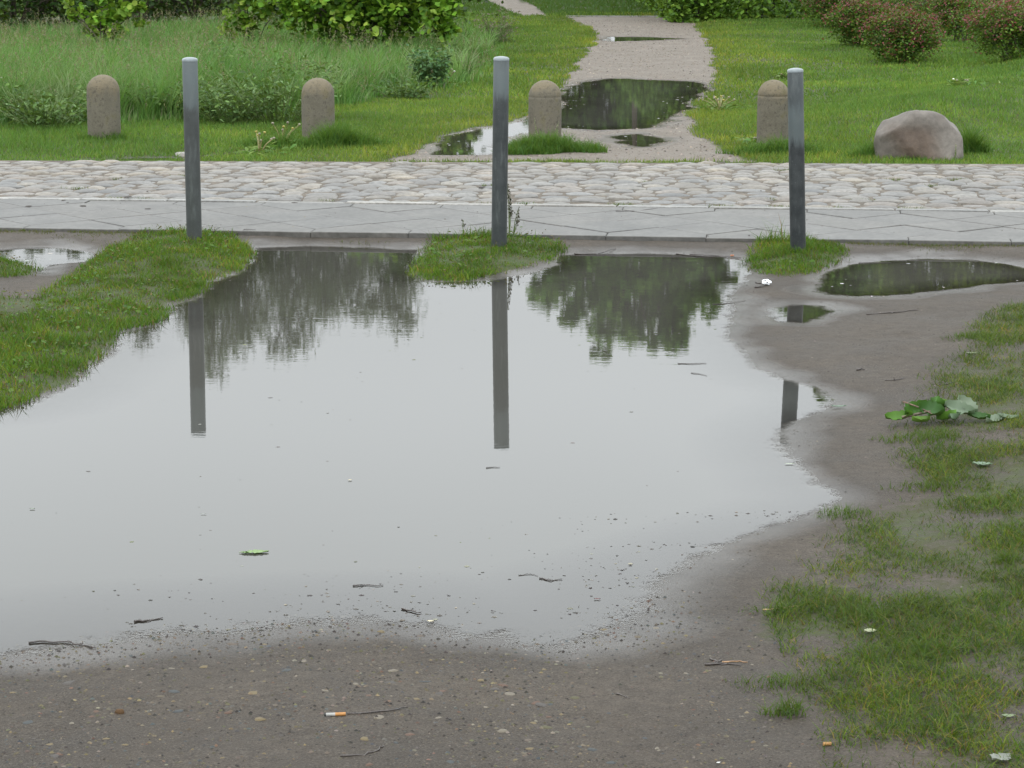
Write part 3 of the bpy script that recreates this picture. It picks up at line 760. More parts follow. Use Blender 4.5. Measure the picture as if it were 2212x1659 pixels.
for (px, py, hh, sp, lb) in ((600, 268, .42, .55, 'leafy weed thicket left of the second stone bollard'), (500, 272, .34, .45, 'feathery weed clump just right of the left steel post'),
                             (100, 280, .28, .55, 'dark leafy weeds at the meadow edge left of the first bollard'), (480, 205, .45, .35, 'tall weed rising beside the top of the left steel post'),
                             (340, 262, .24, .35, 'low leafy weed between first bollard and left steel post'), (620, 225, .4, .4, 'bushy weed behind the second stone bollard')):
    stemmed('weed_clump', lb, 'weed', G(px, py), 60, hh, sp, .05, NP + [(.16, .26, .09)], [3, 2, 2, 1], 16, asp=.38)
stemmed('weed_clump', 'purplish dry weed clump at the meadow tip near the gravel path', 'weed', G(1075, 92), 40, .42, .28, .05, [(.15, .15, .09), (.18, .14, .12), (.13, .19, .08)], [1, 1, 1], 14, asp=.3)

def tuft(name, label, cat, base, n, r, hgt, pal, wts, wd=.006, lean=(.2, .9), ex=1.0, group=None):
    a = rng.uniform(0, 6.28, n); q = rng.random(n) ** .6; wob = 1 + .25 * np.sin(a * 3 + base[0] * 9) + .15 * np.sin(a * 7 + base[1] * 5)
    P = np.array(base) + np.stack([np.cos(a) * ex, np.sin(a)], 1) * (q * r * .62 * wob)[:, None]
    h = rng.uniform(.45, 1, n) * hgt * (1.6 if n > 500 and base[1] > 14 else 1) * (1.15 - .75 * q ** 2) * (1 + .5 * fbm(P[:, 0] * 11, P[:, 1] * 11, 3)); z0 = Zof(P)
    ctr = np.array([base[0], base[1], z1(*base)])
    V, T, C = blades(P, h, rng.uniform(.6, 1.2, n) * wd, rng.uniform(*lean, n), palette(n, pal, wts), 3, z0=z0)
    o = mesh_np(name, V - ctr, T, M_GRASS, col=C); o.location = ctr; tag(o, label, cat, group); return o
TP = [(.042, .120, .016), (.065, .155, .022), (.095, .175, .032)]
def bollard_px(px, base_v, top_v, wpx):
    b = G(px, base_v); return b, at_dist(px, top_v, b[1])[1], wpx * b[1] / F_PX
tuft('grass_tuft', 'lush grass tuft wrapped around the foot of the second bollard from the left', 'grass tuft', G(735, 318), 2600, .30, .13, TP, [1, 1, 1], .006, ex=1.5)
tuft('grass_tuft', 'lush grass island around the foot of the third bollard beside the puddle', 'grass tuft', G(1180, 330), 4200, .34, .10, TP, [1, 1, 1], .006, ex=1.7)
tuft('grass_tuft', 'grass tuft at the foot of the fourth bollard behind the right post', 'grass tuft', G(1690, 336), 2600, .30, .08, TP, [1, 1, 1], .006, ex=1.8)
tuft('grass_tuft', 'grass tuft growing against the left side of the boulder', 'grass tuft', G(1900, 344), 1300, .22, .09, TP, [1, 1, 1], .006, ex=1.7)
tuft('grass_tuft', 'thin grass tuft in front of the boulder', 'grass tuft', G(1985, 352), 600, .13, .045, TP, [1, 1, 1], .006, ex=2.0)
tuft('grass_tuft', 'grass growing against the right side of the boulder', 'grass tuft', G(2098, 335), 900, .14, .15, TP, [1, 1, 1], .006, ex=1.2)
tuft('grass_tuft', 'short grass collar at the foot of the leftmost bollard', 'grass tuft', G(228, 307), 900, .16, .05, TP, [1, 1, 1], .006, ex=2)
tuft('grass_tuft', 'low grass tuft at the verge left of the second bollard', 'grass tuft', G(600, 318), 1400, .28, .08, TP, [1, 1, 1], .006, ex=1.5)
NT = .55
for (px, py, n, r, hh, lb) in ((2000, 960, 900, .15, .05, 'grass tuft below the fallen green branch'), (2010, 1060, 500, .12, .05, 'grass tuft on the mud right of the puddle tip'), (1700, 1555, 260, .05, .06, 'small dark grass tuft alone on bare mud in the lower right corner'),
                              (1700, 1490, 500, .12, .045, 'grass tuft at the left rim of the sparse grass near the bottom'), (1860, 1350, 700, .12, .045, 'grass tuft beside the small pale leaf'),
                              (2170, 1240, 260, .06, .06, 'bluish broad grass tuft near the right edge'), (1985, 1440, 900, .14, .045, 'thick grass tuft right of the small pale leaf'),
                              (2100, 740, 600, .12, .05, 'grass tuft at the upper end of the sparse grass'), (1690, 1330, 350, .1, .05, 'thin grass tuft beside the yellow straw'), (1830, 1115, 500, .1, .04, 'grass tuft closest to the right end of the large puddle')):
    tuft('grass_tuft', lb, 'grass tuft', G(px, py), int(n * NT), r * 1.15, hh, [(.038, .085, .011), (.06, .11, .016), (.08, .11, .02)], [1, 1, .6], .0028, (.4, 1.3), 1.3)

# dark seed stalk beside the middle post
def stalk(px, py, hgt, lean, label, n=30, c=(.07, .065, .04), name='seed_stalk', sz=.012):
    x, y = G(px, py); z = z1(x, y); t = thing(name, label, 'grass stalk', (x, y, z))
    S = Acc(); H = Acc()
    for (l, ln) in ((1, lean), (.72, lean + .05), (.55, lean + .1)):
        pts = [(0, 0, 0), (ln * .3 * hgt, .0, hgt * l * .5), (ln * hgt * l, 0, hgt * l)]; V, T = tube(pts, [.0022, .0018, .001], 4); S.add(V, T, (.11, .15, .05))
        tt = rng.uniform(.45, 1, n)[:, None]; Q = np.array(pts[1]) * (1 - tt) + np.array(pts[2]) * tt + rng.normal(0, .005, (n, 3))
        H.add(*leaflets(Q, None, np.full(n, sz), palette(n, [c], [1]), 2.0, .5))
    S.build('stem', M_BITS, t); H.build('seed_head', M_BITS, t)
stalk(1100, 533, .27, -.03, 'tall dark seed stalk standing right beside the middle steel post', 46)
stalk(1108, 531, .15, .2, 'shorter seed stalk leaning right of the middle steel post', 16)
stalk(998, 510, .07, .1, 'single small seed stalk on the cushion left of the middle post', 8)
for (px, py, hh, ln, lb) in ((1655, 322, .13, .02, 'pale dandelion stalk in front of the fourth bollard'), (1998, 352, .1, .03, 'pale dry stalk in front of the boulder'), (2062, 352, .11, .05, 'pale dry stalk at the right front of the boulder'),
                             (1160, 318, .2, -.1, 'thin pale grass stalk in front of the third bollard'), (1195, 322, .18, .2, 'bent pale seed stalk before the right half of the third bollard')):
    stalk(px, py, hh, ln, lb, 9, (.30, .30, .18), sz=.008)
# dandelions with yellow stalks
def dandelion(px, py, n, hgt, label, fl=(.30, .25, .06), spread=.12, dry=True):
    x, y = G(px, py); z = z1(x, y); t = thing('dandelion', label, 'dandelion', (x, y, z)); S = Acc(); Hd = Acc(); Lf = Acc()
    for i in range(n):
        a = random.uniform(0, 6.28); l = random.uniform(.6, 1) * hgt; r = spread * random.random()
        e = np.array([math.cos(a) * r, math.sin(a) * r, l]); V, T = tube([(0, 0, 0), e * .5 + np.array([0, 0, l * .15]), e], .0028, 4); S = Acc(); S.add(V, T, (.20, .18, .07) if dry else (.10, .14, .04)); S.build('stem', M_BITS, t)
        V, T = lathe([(.001, -.008), (.009, -.002), (.010, .005), (.001, .010)], 6); Hd = Acc(); Hd.add(V + e, T, fl if i % 3 == 0 else (.22, .20, .14)); Hd.build('flower_head', M_BITS, t)
    Q = np.column_stack([rng.normal(0, spread * .6, (60, 2)), rng.uniform(.004, .05, 60)])
    Lf.add(*leaflets(Q, None, rng.uniform(.04, .09, 60), palette(60, [(.10, .2, .04), (.15, .22, .05)], [1, 1]), .5, .3))
    Lf.build('foliage', M_LEAF, t)
dandelion(560, 335, 7, .16, 'dandelion with dried yellowish stalks on the verge left of the second bollard', spread=.16)
dandelion(610, 318, 6, .18, 'taller dandelion plant with bent dry stalks close to the second bollard', spread=.14)
dandelion(1555, 240, 12, .12, 'dandelion plant with seed heads at the right rim of the path puddle', spread=.2)
dandelion(960, 198, 7, .18, 'dandelion with white seed heads right of the nettle clump', (.6, .6, .5), .15)
dandelion(1640, 318, 6, .06, 'small white clover blossoms at the foot of the fourth bollard', (.6, .6, .55), .12, False)
dandelion(2080, 235, 6, .05, 'small white daisies on the lawn behind the boulder', (.7, .7, .66), .16, False)
dandelion(1700, 175, 4, .07, 'brown weed on the lawn above the fourth bollard', (.15, .12, .06), .1)

# ------------------------------------------------------------------ woody plants
def wood_leaf_plant(name, label, cat, base, tips, trunk_r, n_leaf, leaf, pal, wts, clump=.35, group=None, part='crown', asp=.8, bare=.25, mat=None, tilt=.9, tipcol=None, seed=0, woodc=(.10, .085, .065), droop=0, nstem=1, sub=4):
    """tips: list of (offset, radius) lobes relative to the base; branches run to each lobe, leaves cling to twigs inside it"""
    r_ = np.random.default_rng(seed + 11)
    t = thing(name, label, cat, base, 0, group); W = Acc(); Lf = Acc()
    tips = [(np.array(o, float), rr) for o, rr in tips]
    top = max(o[2] for o, _ in tips); tot = sum(rr ** 2.2 for _, rr in tips)
    if nstem == 1:
        tp = np.array([np.mean([o[0] for o, _ in tips]) * .7, np.mean([o[1] for o, _ in tips]) * .7, top * .93])
        mid = tp * .5 + np.array([r_.normal(0, top * .015), r_.normal(0, top * .015), 0])
        V, T = tube([(0, 0, -.05), mid * .5, mid, tp], [trunk_r, trunk_r * .8, trunk_r * .6, trunk_r * .12], 8); W.add(V, T, woodc)
    for (o, rr) in tips:
        if nstem == 1:
            f = np.clip((o[2] - rr * .9) / top, .18, .85); s0 = tp * f if f > .5 else mid * (f * 2)
        else: s0 = np.array([r_.normal(0, .04), r_.normal(0, .04), 0])
        k = (s0 + o) / 2 + np.array([0, 0, rr * .15 + .05 * (nstem > 1)])
        br = trunk_r * (.42 if nstem == 1 else .9)
        V, T = tube([s0, k, o], [br, br * .65, br * .25], 5); W.add(V, T, woodc)
        n = max(int(n_leaf * rr ** 2.2 / tot), 12); ntw = max(n // 26, 4)
        dirs = r_.normal(0, 1, (ntw, 3)); dirs /= np.linalg.norm(dirs, axis=1)[:, None]
        ends = o + dirs * rr * (r_.uniform(.35, 1.0, (ntw, 1)) ** .55) * np.array([1, 1, .92]); ends[:, 2] -= droop * r_.random(ntw) * rr
        ends[:, 2] = np.maximum(ends[:, 2], leaf)
        for e in ends[: min(ntw, 26)]:
            V, T = tube([o * .6 + s0 * .4 if r_.random() < .4 else o, (o + e) / 2 + r_.normal(0, rr * .06, 3), e], [br * .22, br * .15, br * .07], 3, False); W.add(V, T, woodc)
        idx = r_.integers(0, ntw, n); back = r_.uniform(0, 1, (n, 1)) ** 2
        Q = ends[idx] * (1 - back * .35) + o * back * .35 + r_.normal(0, 1, (n, 3)) * np.array([clump, clump, clump * (.8 + droop)]) * rr * .42
        Q[:, 2] = np.maximum(Q[:, 2], leaf * .3)
        C = palette(n, pal, wts)
        tw = r_.uniform(.75, 1.25, ntw)[idx][:, None]; C = C * tw
        if tipcol is not None:
            out = np.linalg.norm(Q - o, axis=1) / rr; up = (Q[:, 2] - o[2]) / rr
            m = (r_.random(n) < np.clip((out - .6) * 1.3 + up * .5, 0, .75)); C[m] = palette(int(m.sum()), tipcol, [1] * len(tipcol))
        Lf.add(*leaflets(Q, None, r_.uniform(.7, 1.25, n) * leaf, np.clip(C, 0, 1), tilt, asp))
    W.build('trunk' if nstem == 1 else 'branches', M_BARK, t)
    Lf.build(part, mat or M_LEAF, t); return t

HZ = [(.14, .28, .026), (.20, .335, .035), (.07, .16, .017), (.24, .34, .05)]
b = G(805, 140); zb = 0.02
wood_leaf_plant('hazel_bush', 'large bush with round yellow-green leaves behind the meadow left of the path', 'bush', (b[0], b[1], zb),
    [((-.62, 0, .62), .42), ((.05, -.1, .42), .42), ((.50, 0, .62), .42), ((-.2, .3, .9), .6), ((.35, .3, 1.0), .6), ((.80, -.05, .38), .2), ((-.95, .1, .75), .32), ((0, .2, 1.5), .6), ((-.1, -.25, .75), .5), ((-.35, -.1, .35), .3), ((.75, .1, .9), .35)], .018, 12500, .066, HZ, [3, 2, 3, .6], .38, asp=.95, part='foliage', nstem=6, seed=1)
b = G(225, 126)
wood_leaf_plant('hazel_sapling', 'young light green sapling with rounded leaves standing in the left meadow', 'sapling', (b[0], b[1], zb),
    [((-.30, 0, .42), .15), ((-.12, 0, .34), .18), ((.02, 0, .55), .22), ((.18, 0, .36), .22), ((.35, 0, .50), .18), ((.05, .1, .8), .24), ((.3, .1, .85), .22), ((-.42, 0, .6), .1), ((0, 0, 1.15), .2)], .010, 1300, .070, HZ, [2, 3, 1, 1.5], .42, asp=.95, part='foliage', nstem=6, seed=2)
b = G(545, 126)
wood_leaf_plant('hazel_sapling', 'thin light green sapling between the left steel post and the big round-leaved bush', 'sapling', (b[0], b[1], zb),
    [((-.22, 0, .35), .18), ((.05, 0, .38), .22), ((-.05, 0, .65), .24), ((.28, 0, .5), .2), ((.1, .1, .95), .25), ((-.25, 0, .8), .18)], .010, 1300, .065, HZ, [2, 3, 1, 1], .45, asp=.95, part='foliage', nstem=6, seed=3)
DK = [(0.029, 0.065, 0.015), (0.039, 0.085, 0.018), (0.023, 0.052, 0.012)]
for i, (px, dist, hh, rr, lb) in enumerate(((30, 33, 2.3, 1.0, 'dark dense shrub at the far left edge behind the meadow'), (150, 34, 2.2, 1.0, 'dark dense shrub behind the light green sapling at the left'), (420, 36, 2.4, .9, 'dark shrub in the meadow gap behind the left steel post'),
                                      (640, 34, 2.6, 1.0, 'dark shrub behind the thin sapling'), (-150, 32, 2.4, 1.1, 'dark shrub just beyond the left edge of the frame'), (850, 35, 3.4, 1.2, 'dark tall shrub behind the big round-leaved bush'), (300, 36, 3.0, 1.2, 'dark tall shrub standing furthest back on the left'))):
    x, _ = at_dist(px, 0, dist)
    wood_leaf_plant('dark_shrub', lb, 'shrub', (x, dist, .02), [((-.5 * rr, 0, .45 * rr), .55 * rr), ((.55 * rr, -.1, .5 * rr), .6 * rr), ((0, 0, hh * .5), .75 * rr), ((.2, .2, hh * .8), .6 * rr), ((-.6 * rr, .2, hh * .55), .6 * rr), ((.6 * rr, .2, hh * .62), .55 * rr)],
                    .03, 5200, .075, DK, [1, 1, 1], .42, part='foliage', nstem=5, asp=.65, seed=20 + i)
# spirea bushes
SP = [(0.058, 0.129, 0.018), (0.091, 0.172, 0.018), (0.042, 0.086, 0.015), (0.132, 0.207, 0.024)]
TIP = [(.17, .03, .04), (.13, .04, .03), (.22, .06, .08), (.12, .09, .03)]
for i, (px, bv, wpx, tv, lb) in enumerate(((1950, 138, 150, 18, 'round spirea bush standing foremost on the lawn behind the boulder'), (1858, 104, 135, -8, 'spirea bush to the left of and behind the foremost one'),
       (2180, 152, 170, 10, 'spirea bush at the right edge of the lawn'), (1805, 62, 130, -50, 'furthest left spirea bush in front of the hedge'), (2070, 88, 120, -30, 'loose spirea bush in the gap of the right bush row'),
       (2170, 108, 210, -55, 'spirea bush behind the one at the right edge'), (1930, 66, 210, -70, 'tall spirea bush in the back row of the right lawn'), (2260, 130, 170, -25, 'spirea bush mostly cut off by the right frame edge'), (2060, 62, 210, -80, 'back row spirea bush right of the middle one'))):
    x, y = G(px, bv + 4); wm = wpx * y / F_PX * 1.22; hm = at_dist(px, tv, y)[1]
    r = wm / 2
    lob = [((0, 0, hm - r * .78), r * .82), ((-r * .48, 0, hm * .45), r * .56), ((r * .5, 0, hm * .47), r * .56), ((0, -r * .35, hm * .36), r * .6), ((0, r * .4, hm * .55), r * .6), ((r * .2, -r * .3, hm - r * .62), r * .5), ((-r * .35, .0, hm - r * .6), r * .5)]
    wood_leaf_plant('spirea_bush', lb, 'bush', (x, y, z1(x, y)), lob, .012, 9000 if i < 3 else 7000, .030, SP, [3, 3, 2, 1.5], .42, part='foliage', nstem=9, asp=.55, tipcol=TIP, seed=40 + i, group='spirea bushes along the right lawn')
# ivy-like low plant under bush
stemmed('weed_clump', 'pale leafy ground plant between the two foremost spirea bushes', 'weed', G(1868, 105), 40, .14, .35, .05, [(.13, .25, .06), (.18, .28, .09)], [1, 1], 12)
# hedge across the background
def hedge():
    t = thing('hedge', 'clipped green hedge across the far background right of the path', 'hedge', (0, 0, 0))
    pts = [G(1345, 2), G(1450, 34), G(1720, 32), G(1850, 62), G(2300, 40), G(2700, 30)]
    pts = [np.array([at_dist(1330, 0, 52)[0], 52.]), np.array([at_dist(1450, 0, 37)[0], 37.0]), np.array([at_dist(1700, 0, 37)[0], 37.4]), np.array([at_dist(2300, 0, 37)[0], 36.6]), np.array([13.5, 36.6])]
    Lf = Acc(); W = Acc()
    for a, b2 in zip(pts[:-1], pts[1:]):
        ln = np.linalg.norm(b2 - a); n = int(ln * 2900); s = rng.random(n)[:, None]
        d = (b2 - a) / ln; nn = np.array([-d[1], d[0]])
        if nn[1] < 0: nn = -nn
        zz = rng.uniform(.02, 1.75, n); off = rng.random(n) ** 2.2 * .8 + .08 * fbm(s[:, 0] * ln * 2.2, zz * 2.2, 5)
        P = a + (b2 - a) * s + nn * off[:, None]
        Lf.add(*leaflets(np.column_stack([P, zz]), None, rng.uniform(.05, .10, n), palette(n, [(.10, .20, .022), (.14, .25, .03), (.05, .11, .015)], [1, 1, 1], .3), .9, .6))
        for k in range(int(ln * 3)):
            q = a + (b2 - a) * random.random() + nn * .4; V, T = tube([(*q, 0), (q[0] + random.gauss(0, .1), q[1], 1.5)], [.02, .008], 4); W.add(V, T, (.06, .05, .04))
    Lf.build('foliage', M_LEAF, t); W.build('branches', M_BARK, t)
hedge()
# grey pole before the hedge
b = G(1703, 46); P0 = Acc(); V, T = lathe([(.038, -.1), (.038, 4.2), (.03, 4.22), (.001, 4.24)], 12); P0.add(V, T, (.25, .27, .285))
o = P0.build('metal_pole', vmat('grey_paint', .45, .5, 0, 30, .1), smooth=True); o.location = (b[0], b[1], .02); tag(o, 'thin light grey pole standing in front of the far hedge', 'pole')
# trees mirrored in the water, standing beyond the top of the frame
FT = [(.135, .17, .105), (.165, .20, .135), (.10, .135, .08)]  # distant birches: haze painted into the leaf colours as a paler grey-green
def ref_top(u, v, dist):
    x, z = at_dist(u, v, dist); return x, -z
pop = [(300, 765, 96, 'small distant birch left of the row'), (425, 765, 92, 'distant birch at the left end of the mirrored row'), (470, 835, 88, 'tallest thin birch in the left half of the mirrored row'), (530, 785, 86, 'distant bushy birch next to the tallest one'), (628, 795, 84, 'pointed distant birch in the middle of the row'),
       (700, 722, 86, 'distant birch of medium height right of the pointed one'), (765, 705, 85, 'lowest crowned distant birch towards the right of the row'), (845, 742, 84, 'distant birch at the right end beside the sky gap')]
for i, (u, v, d, lb) in enumerate(pop):
    x, zt = ref_top(u, v, d); lob = []
    k = 0; zz = zt - .7; r0 = .55
    while zz > 2.5:
        rr = min(.6 + (zt - zz) * .26, 2.2); a = k * 2.4 + i
        lob.append(((math.cos(a) * rr * .45, math.sin(a) * rr * .45, zz), rr * .8)); zz -= rr * .62; k += 1
    wood_leaf_plant('birch_tree', lb + ', seen in the large puddle', 'tree', (x, d, 0), lob, .06, 19000, .18, FT, [1, 1, 1], .55, group='distant birches mirrored in the large puddle', mat=M_FARLEAF, droop=.7, seed=60 + i, asp=.4)
DT = [(.13, .27, .04), (.18, .33, .055), (.085, .19, .025)]
def mirrored_tree(name, label, dist, cu, blobs, nleaf, seed, leaf=.13, pal=DT, low=1.5, group=None):
    xs_, _ = at_dist(cu, 0, dist); lob = []
    for (u, v, rpx) in blobs:
        x, z = ref_top(u, v, dist); r = rpx * dist / F_PX
        lob.append(((x - xs_, random.uniform(-.4, .4), z), r))
    wood_leaf_plant(name, label, 'tree', (xs_, dist, 0), lob, .08, nleaf, leaf, pal, [1, 1, 1], .42, group=group, mat=M_TREELEAF, seed=seed, asp=.75)
mirrored_tree('maple_tree', 'broad green maple mirrored in the middle of the large puddle', 53, 1370, [(1345, 700, 62), (1310, 625, 75), (1230, 610, 70), (1180, 615, 42), (1420, 675, 65), (1440, 610, 80), (1290, 735, 34), (1500, 590, 65), (1545, 580, 40), (1360, 560, 90), (1260, 540, 80), (1470, 530, 90), (1330, 470, 100), (1220, 460, 90), (1450, 450, 100), (1560, 500, 70), (1400, 720, 38), (1450, 705, 52), (1240, 690, 48), (1500, 650, 60), (1165, 640, 42), (1545, 612, 45)], 13500, 80, .17)
mirrored_tree('maple_tree', 'green maple at the right, mirrored in the thin water patch', 56, 1760, [(1700, 610, 70), (1780, 640, 60), (1720, 660, 40), (1782, 830, 38), (1785, 760, 45), (1760, 700, 45), (1820, 640, 70), (1880, 600, 90), (1800, 560, 100), (1680, 520, 90), (1900, 520, 90), (1760, 460, 110)], 14000, 81, .14)
OD = [(.15, .22, .025), (.19, .27, .035), (.10, .15, .02)]
mirrored_tree('oak_tree', 'olive green oak mirrored in the dark oval puddle', 50, 2050, [(1960, 640, 90), (2080, 650, 90), (2180, 620, 90), (2000, 560, 100), (2120, 550, 110), (2240, 560, 100), (2060, 460, 110), (2180, 450, 110), (1950, 470, 90)], 15000, 82, .12, OD)
mirrored_tree('oak_tree', 'dark oak behind the lawn mirrored in the left part of the path puddle', 60, 1290, [(1290, 350, 90), (1250, 370, 70), (1330, 380, 80), (1360, 300, 80), (1320, 230, 90), (1250, 190, 90), (1350, 170, 90), (1180, 345, 50), (1290, 300, 90), (1230, 260, 70), (1390, 340, 70), (1400, 260, 80), (1180, 250, 50)], 14000, 83, .14, DT)
mirrored_tree('oak_tree', 'dark oak behind the hedge mirrored in the right part of the path puddle', 58, 1520, [(1430, 370, 80), (1420, 220, 90), (1500, 200, 100), (1600, 170, 100), (1480, 370, 80), (1560, 380, 80), (1620, 340, 80), (1440, 290, 80), (1540, 270, 90), (1640, 250, 90)], 14000, 84, .14, DT)
mirrored_tree('oak_tree', 'small leafy tree mirrored beside the post in the bright arm of the path puddle', 55, 975, [(975, 285, 32), (965, 225, 55), (1030, 210, 50), (1020, 275, 26)], 2500, 85, .14, DT)

mirrored_tree('oak_tree', 'dark oak mirrored in the narrow puddle at the left edge', 60, 60, [(0, 500, 55), (80, 505, 48), (150, 490, 60), (-80, 500, 65), (40, 430, 90), (180, 420, 80), (-60, 400, 80)], 8000, 86, .14, DK)

# ------------------------------------------------------------------ steel posts
def post_mat(name, light_lo, light_hi, dark, seed):
    m, nt, out = newmat(name); b = NB(nt)
    tcn = b.n('ShaderNodeTexCoord').outputs['Object']; sp = b.n('ShaderNodeSeparateXYZ'); b.l(tcn, sp.inputs[0])
    mpn = b.n('ShaderNodeMapping'); mpn.inputs['Scale'].default_value = (1, 1, .18); mpn.inputs['Location'].default_value = (seed, 0, 0); b.l(tcn, mpn.inputs[0])
    n1, n2, n3 = b.noise(mpn.outputs[0], 45, 5, .6), b.noise(tcn, 14, 4), b.noise(tcn, 160, 3, .7)
    zz = b.math('ADD', sp.outputs['Z'], b.mr(n1, .3, .7, -.03, .03))
    lt = b.mr(zz, light_lo - .03, light_lo + .03, 0, 1, True)
    lt = b.math('MULTIPLY', lt, b.mr(zz, light_hi - .05, light_hi + .05, 1, .35, True))
    c = b.mixc(lt, dark, (.092, .112, .114))
    c = b.mixc(b.mr(n2, .4, .7, 0, .35), c, (.09, .10, .10))
    c = b.mixc(b.mr(n1, .55, .72, 0, .5), c, (.12, .135, .132))
    c = b.mixc(b.mr(n3, .62, .74, 0, .6), c, (.17, .19, .19))
    p = b.n('ShaderNodeBsdfPrincipled'); b.l(c, p.inputs['Base Color']); p.inputs['Metallic'].default_value = .25
    b.l(b.mr(n2, .3, .7, .34, .5), p.inputs['Roughness']); b.l(b.bump(n3, .15, .0006), p.inputs['Normal'])
    b.l(p.outputs[0], out.inputs[0]); return m
M_CAP = vmat('pale_cap', .4, .5, 0, 60, .15)
posts = [(420, 524, 410, 124, .74, 1.2, (.052, .058, .056), 'left steel post, grey with a lighter blue upper end, on the turf bank', 1.0),
         (1078, 538, 1083, 122, .80, .98, (.036, .042, .043), 'middle steel post standing in the round grassy cushion', 2.3),
         (1724, 546, 1718, 147, .60, .80, (.022, .026, .028), 'right steel post, blackish below and pale in the middle, before the fourth bollard', 3.7)]
for (bu, bv, tu, tv, lo_, hi_, dk, lb, sd2) in posts:
    b0 = G(bu, bv, .031); z0 = .031
    xt, zt = at_dist(tu, tv, b0[1])
    hgt = zt - z0 - .012
    t = thing('steel_post', lb, 'post', (b0[0], b0[1], z0), 0, 'steel posts in front of the pavement')
    r = .0375
    ln = math.atan2((xt - b0[0]), hgt)
    t.rotation_euler = (0, ln, 0)
    V, T = lathe([(r, -.08), (r, .2), (r, .4), (r, .6), (r, hgt - .010), (r - .002, hgt - .004)], 40)
    mesh_np('shaft', V, T, post_mat('post_steel', hgt * lo_ if lo_ < 1 else lo_, hgt * hi_, dk, sd2), t, smooth=True)
    V, T = lathe([(r + .0008, hgt - .006), (r + .0008, hgt + .002), (r * .95, hgt + .006), (r * .75, hgt + .010), (r * .35, hgt + .013), (.0002, hgt + .0135)], 40)
    mesh_np('cap', V, T, M_CAP, t, col=(.19, .22, .23), smooth=True)

# ------------------------------------------------------------------ stone bollards
def bollard_mat():
    m, nt, out = newmat('bollard_stone'); b = NB(nt)
    tcn = b.n('ShaderNodeTexCoord').outputs['Object']; sp = b.n('ShaderNodeSeparateXYZ'); b.l(tcn, sp.inputs[0])
    oi = b.n('ShaderNodeObjectInfo').outputs['Random']
    ad = b.n('ShaderNodeVectorMath', operation='ADD'); b.l(tcn, ad.inputs[0]); b.l(oi, ad.inputs[1])
    v = ad.outputs[0]
    n1, n2, n3 = b.noise(v, 9, 5, .65), b.noise(v, 42, 6, .75), b.noise(v, 120, 3, .8)
    c = b.mixc(b.mr(n1, .3, .7, 0, 1), (.100, .090, .066), (.148, .134, .102))
    c = b.mixc(b.mr(b.math('ADD', sp.outputs['Z'], b.mr(n1, .3, .7, -.06, .06)), .30, .40, 0, .55, True), c, (.16, .125, .07))
    c = b.mixc(b.mr(n1, .56, .7, 0, .75), c, (.10, .09, .035))
    c = b.mixc(b.mr(n3, .52, .70, 0, .5), c, (.20, .18, .145))
    c = b.mixc(b.mr(n2, .48, .32, 0, .8), c, (.045, .04, .03))
    p = b.n('ShaderNodeBsdfPrincipled'); b.l(c, p.inputs['Base Color']); p.inputs['Roughness'].default_value = .75; p.inputs['Specular IOR Level'].default_value = .3
    b.l(b.bump(b.math('ADD', n3, n2), .5, .003), p.inputs['Normal']); b.l(p.outputs[0], out.inputs[0]); return m
MB = bollard_mat()
for (px, bv, tv, wpx, lean_, groove, lb) in ((226, 305, 161, 71, .0, 0, 'leftmost stone bollard with rounded top on the short verge grass'), (688, 303, 168, 71, 0, 0, 'second stone bollard from the left with an ochre lichen patch on its dome'),
                                       (1177, 303, 173, 71, 0, .3, 'third stone bollard, speckled with a dark seam below the dome, between the path puddle arms'), (1668, 320, 172, 68, .01, .5, 'fourth stone bollard, half hidden behind the right steel post')):
    b0 = G(px, bv); hgt = at_dist(px, tv, b0[1])[1]; r = wpx * b0[1] / F_PX / 2
    prof = [(r * 1.0, -.06), (r, .1), (r, .2), (r, hgt - r - .02)]
    if groove: prof += [(r, hgt - r - .004), (r - .004 * groove * 2, hgt - r), (r - .001, hgt - r + .005)]
    for k in range(1, 12):
        a = k / 11 * math.pi / 2; prof.append((max(r * math.cos(a), .0003), hgt - r + r * math.sin(a)))
    V, T = lathe(prof, 44)
    V = V + np.stack([fbm(V[:, 0] * 20 + px, V[:, 2] * 20, 3), fbm(V[:, 1] * 20, V[:, 2] * 20, 4), np.zeros(len(V))], 1) * .0012
    o = mesh_np('stone_bollard', V, T, MB, smooth=True); o.location = (b0[0], b0[1], 0.0); o.rotation_euler = (0, lean_, random.uniform(0, 6))
    tag(o, lb, 'bollard', 'round topped stone bollards along the verge')

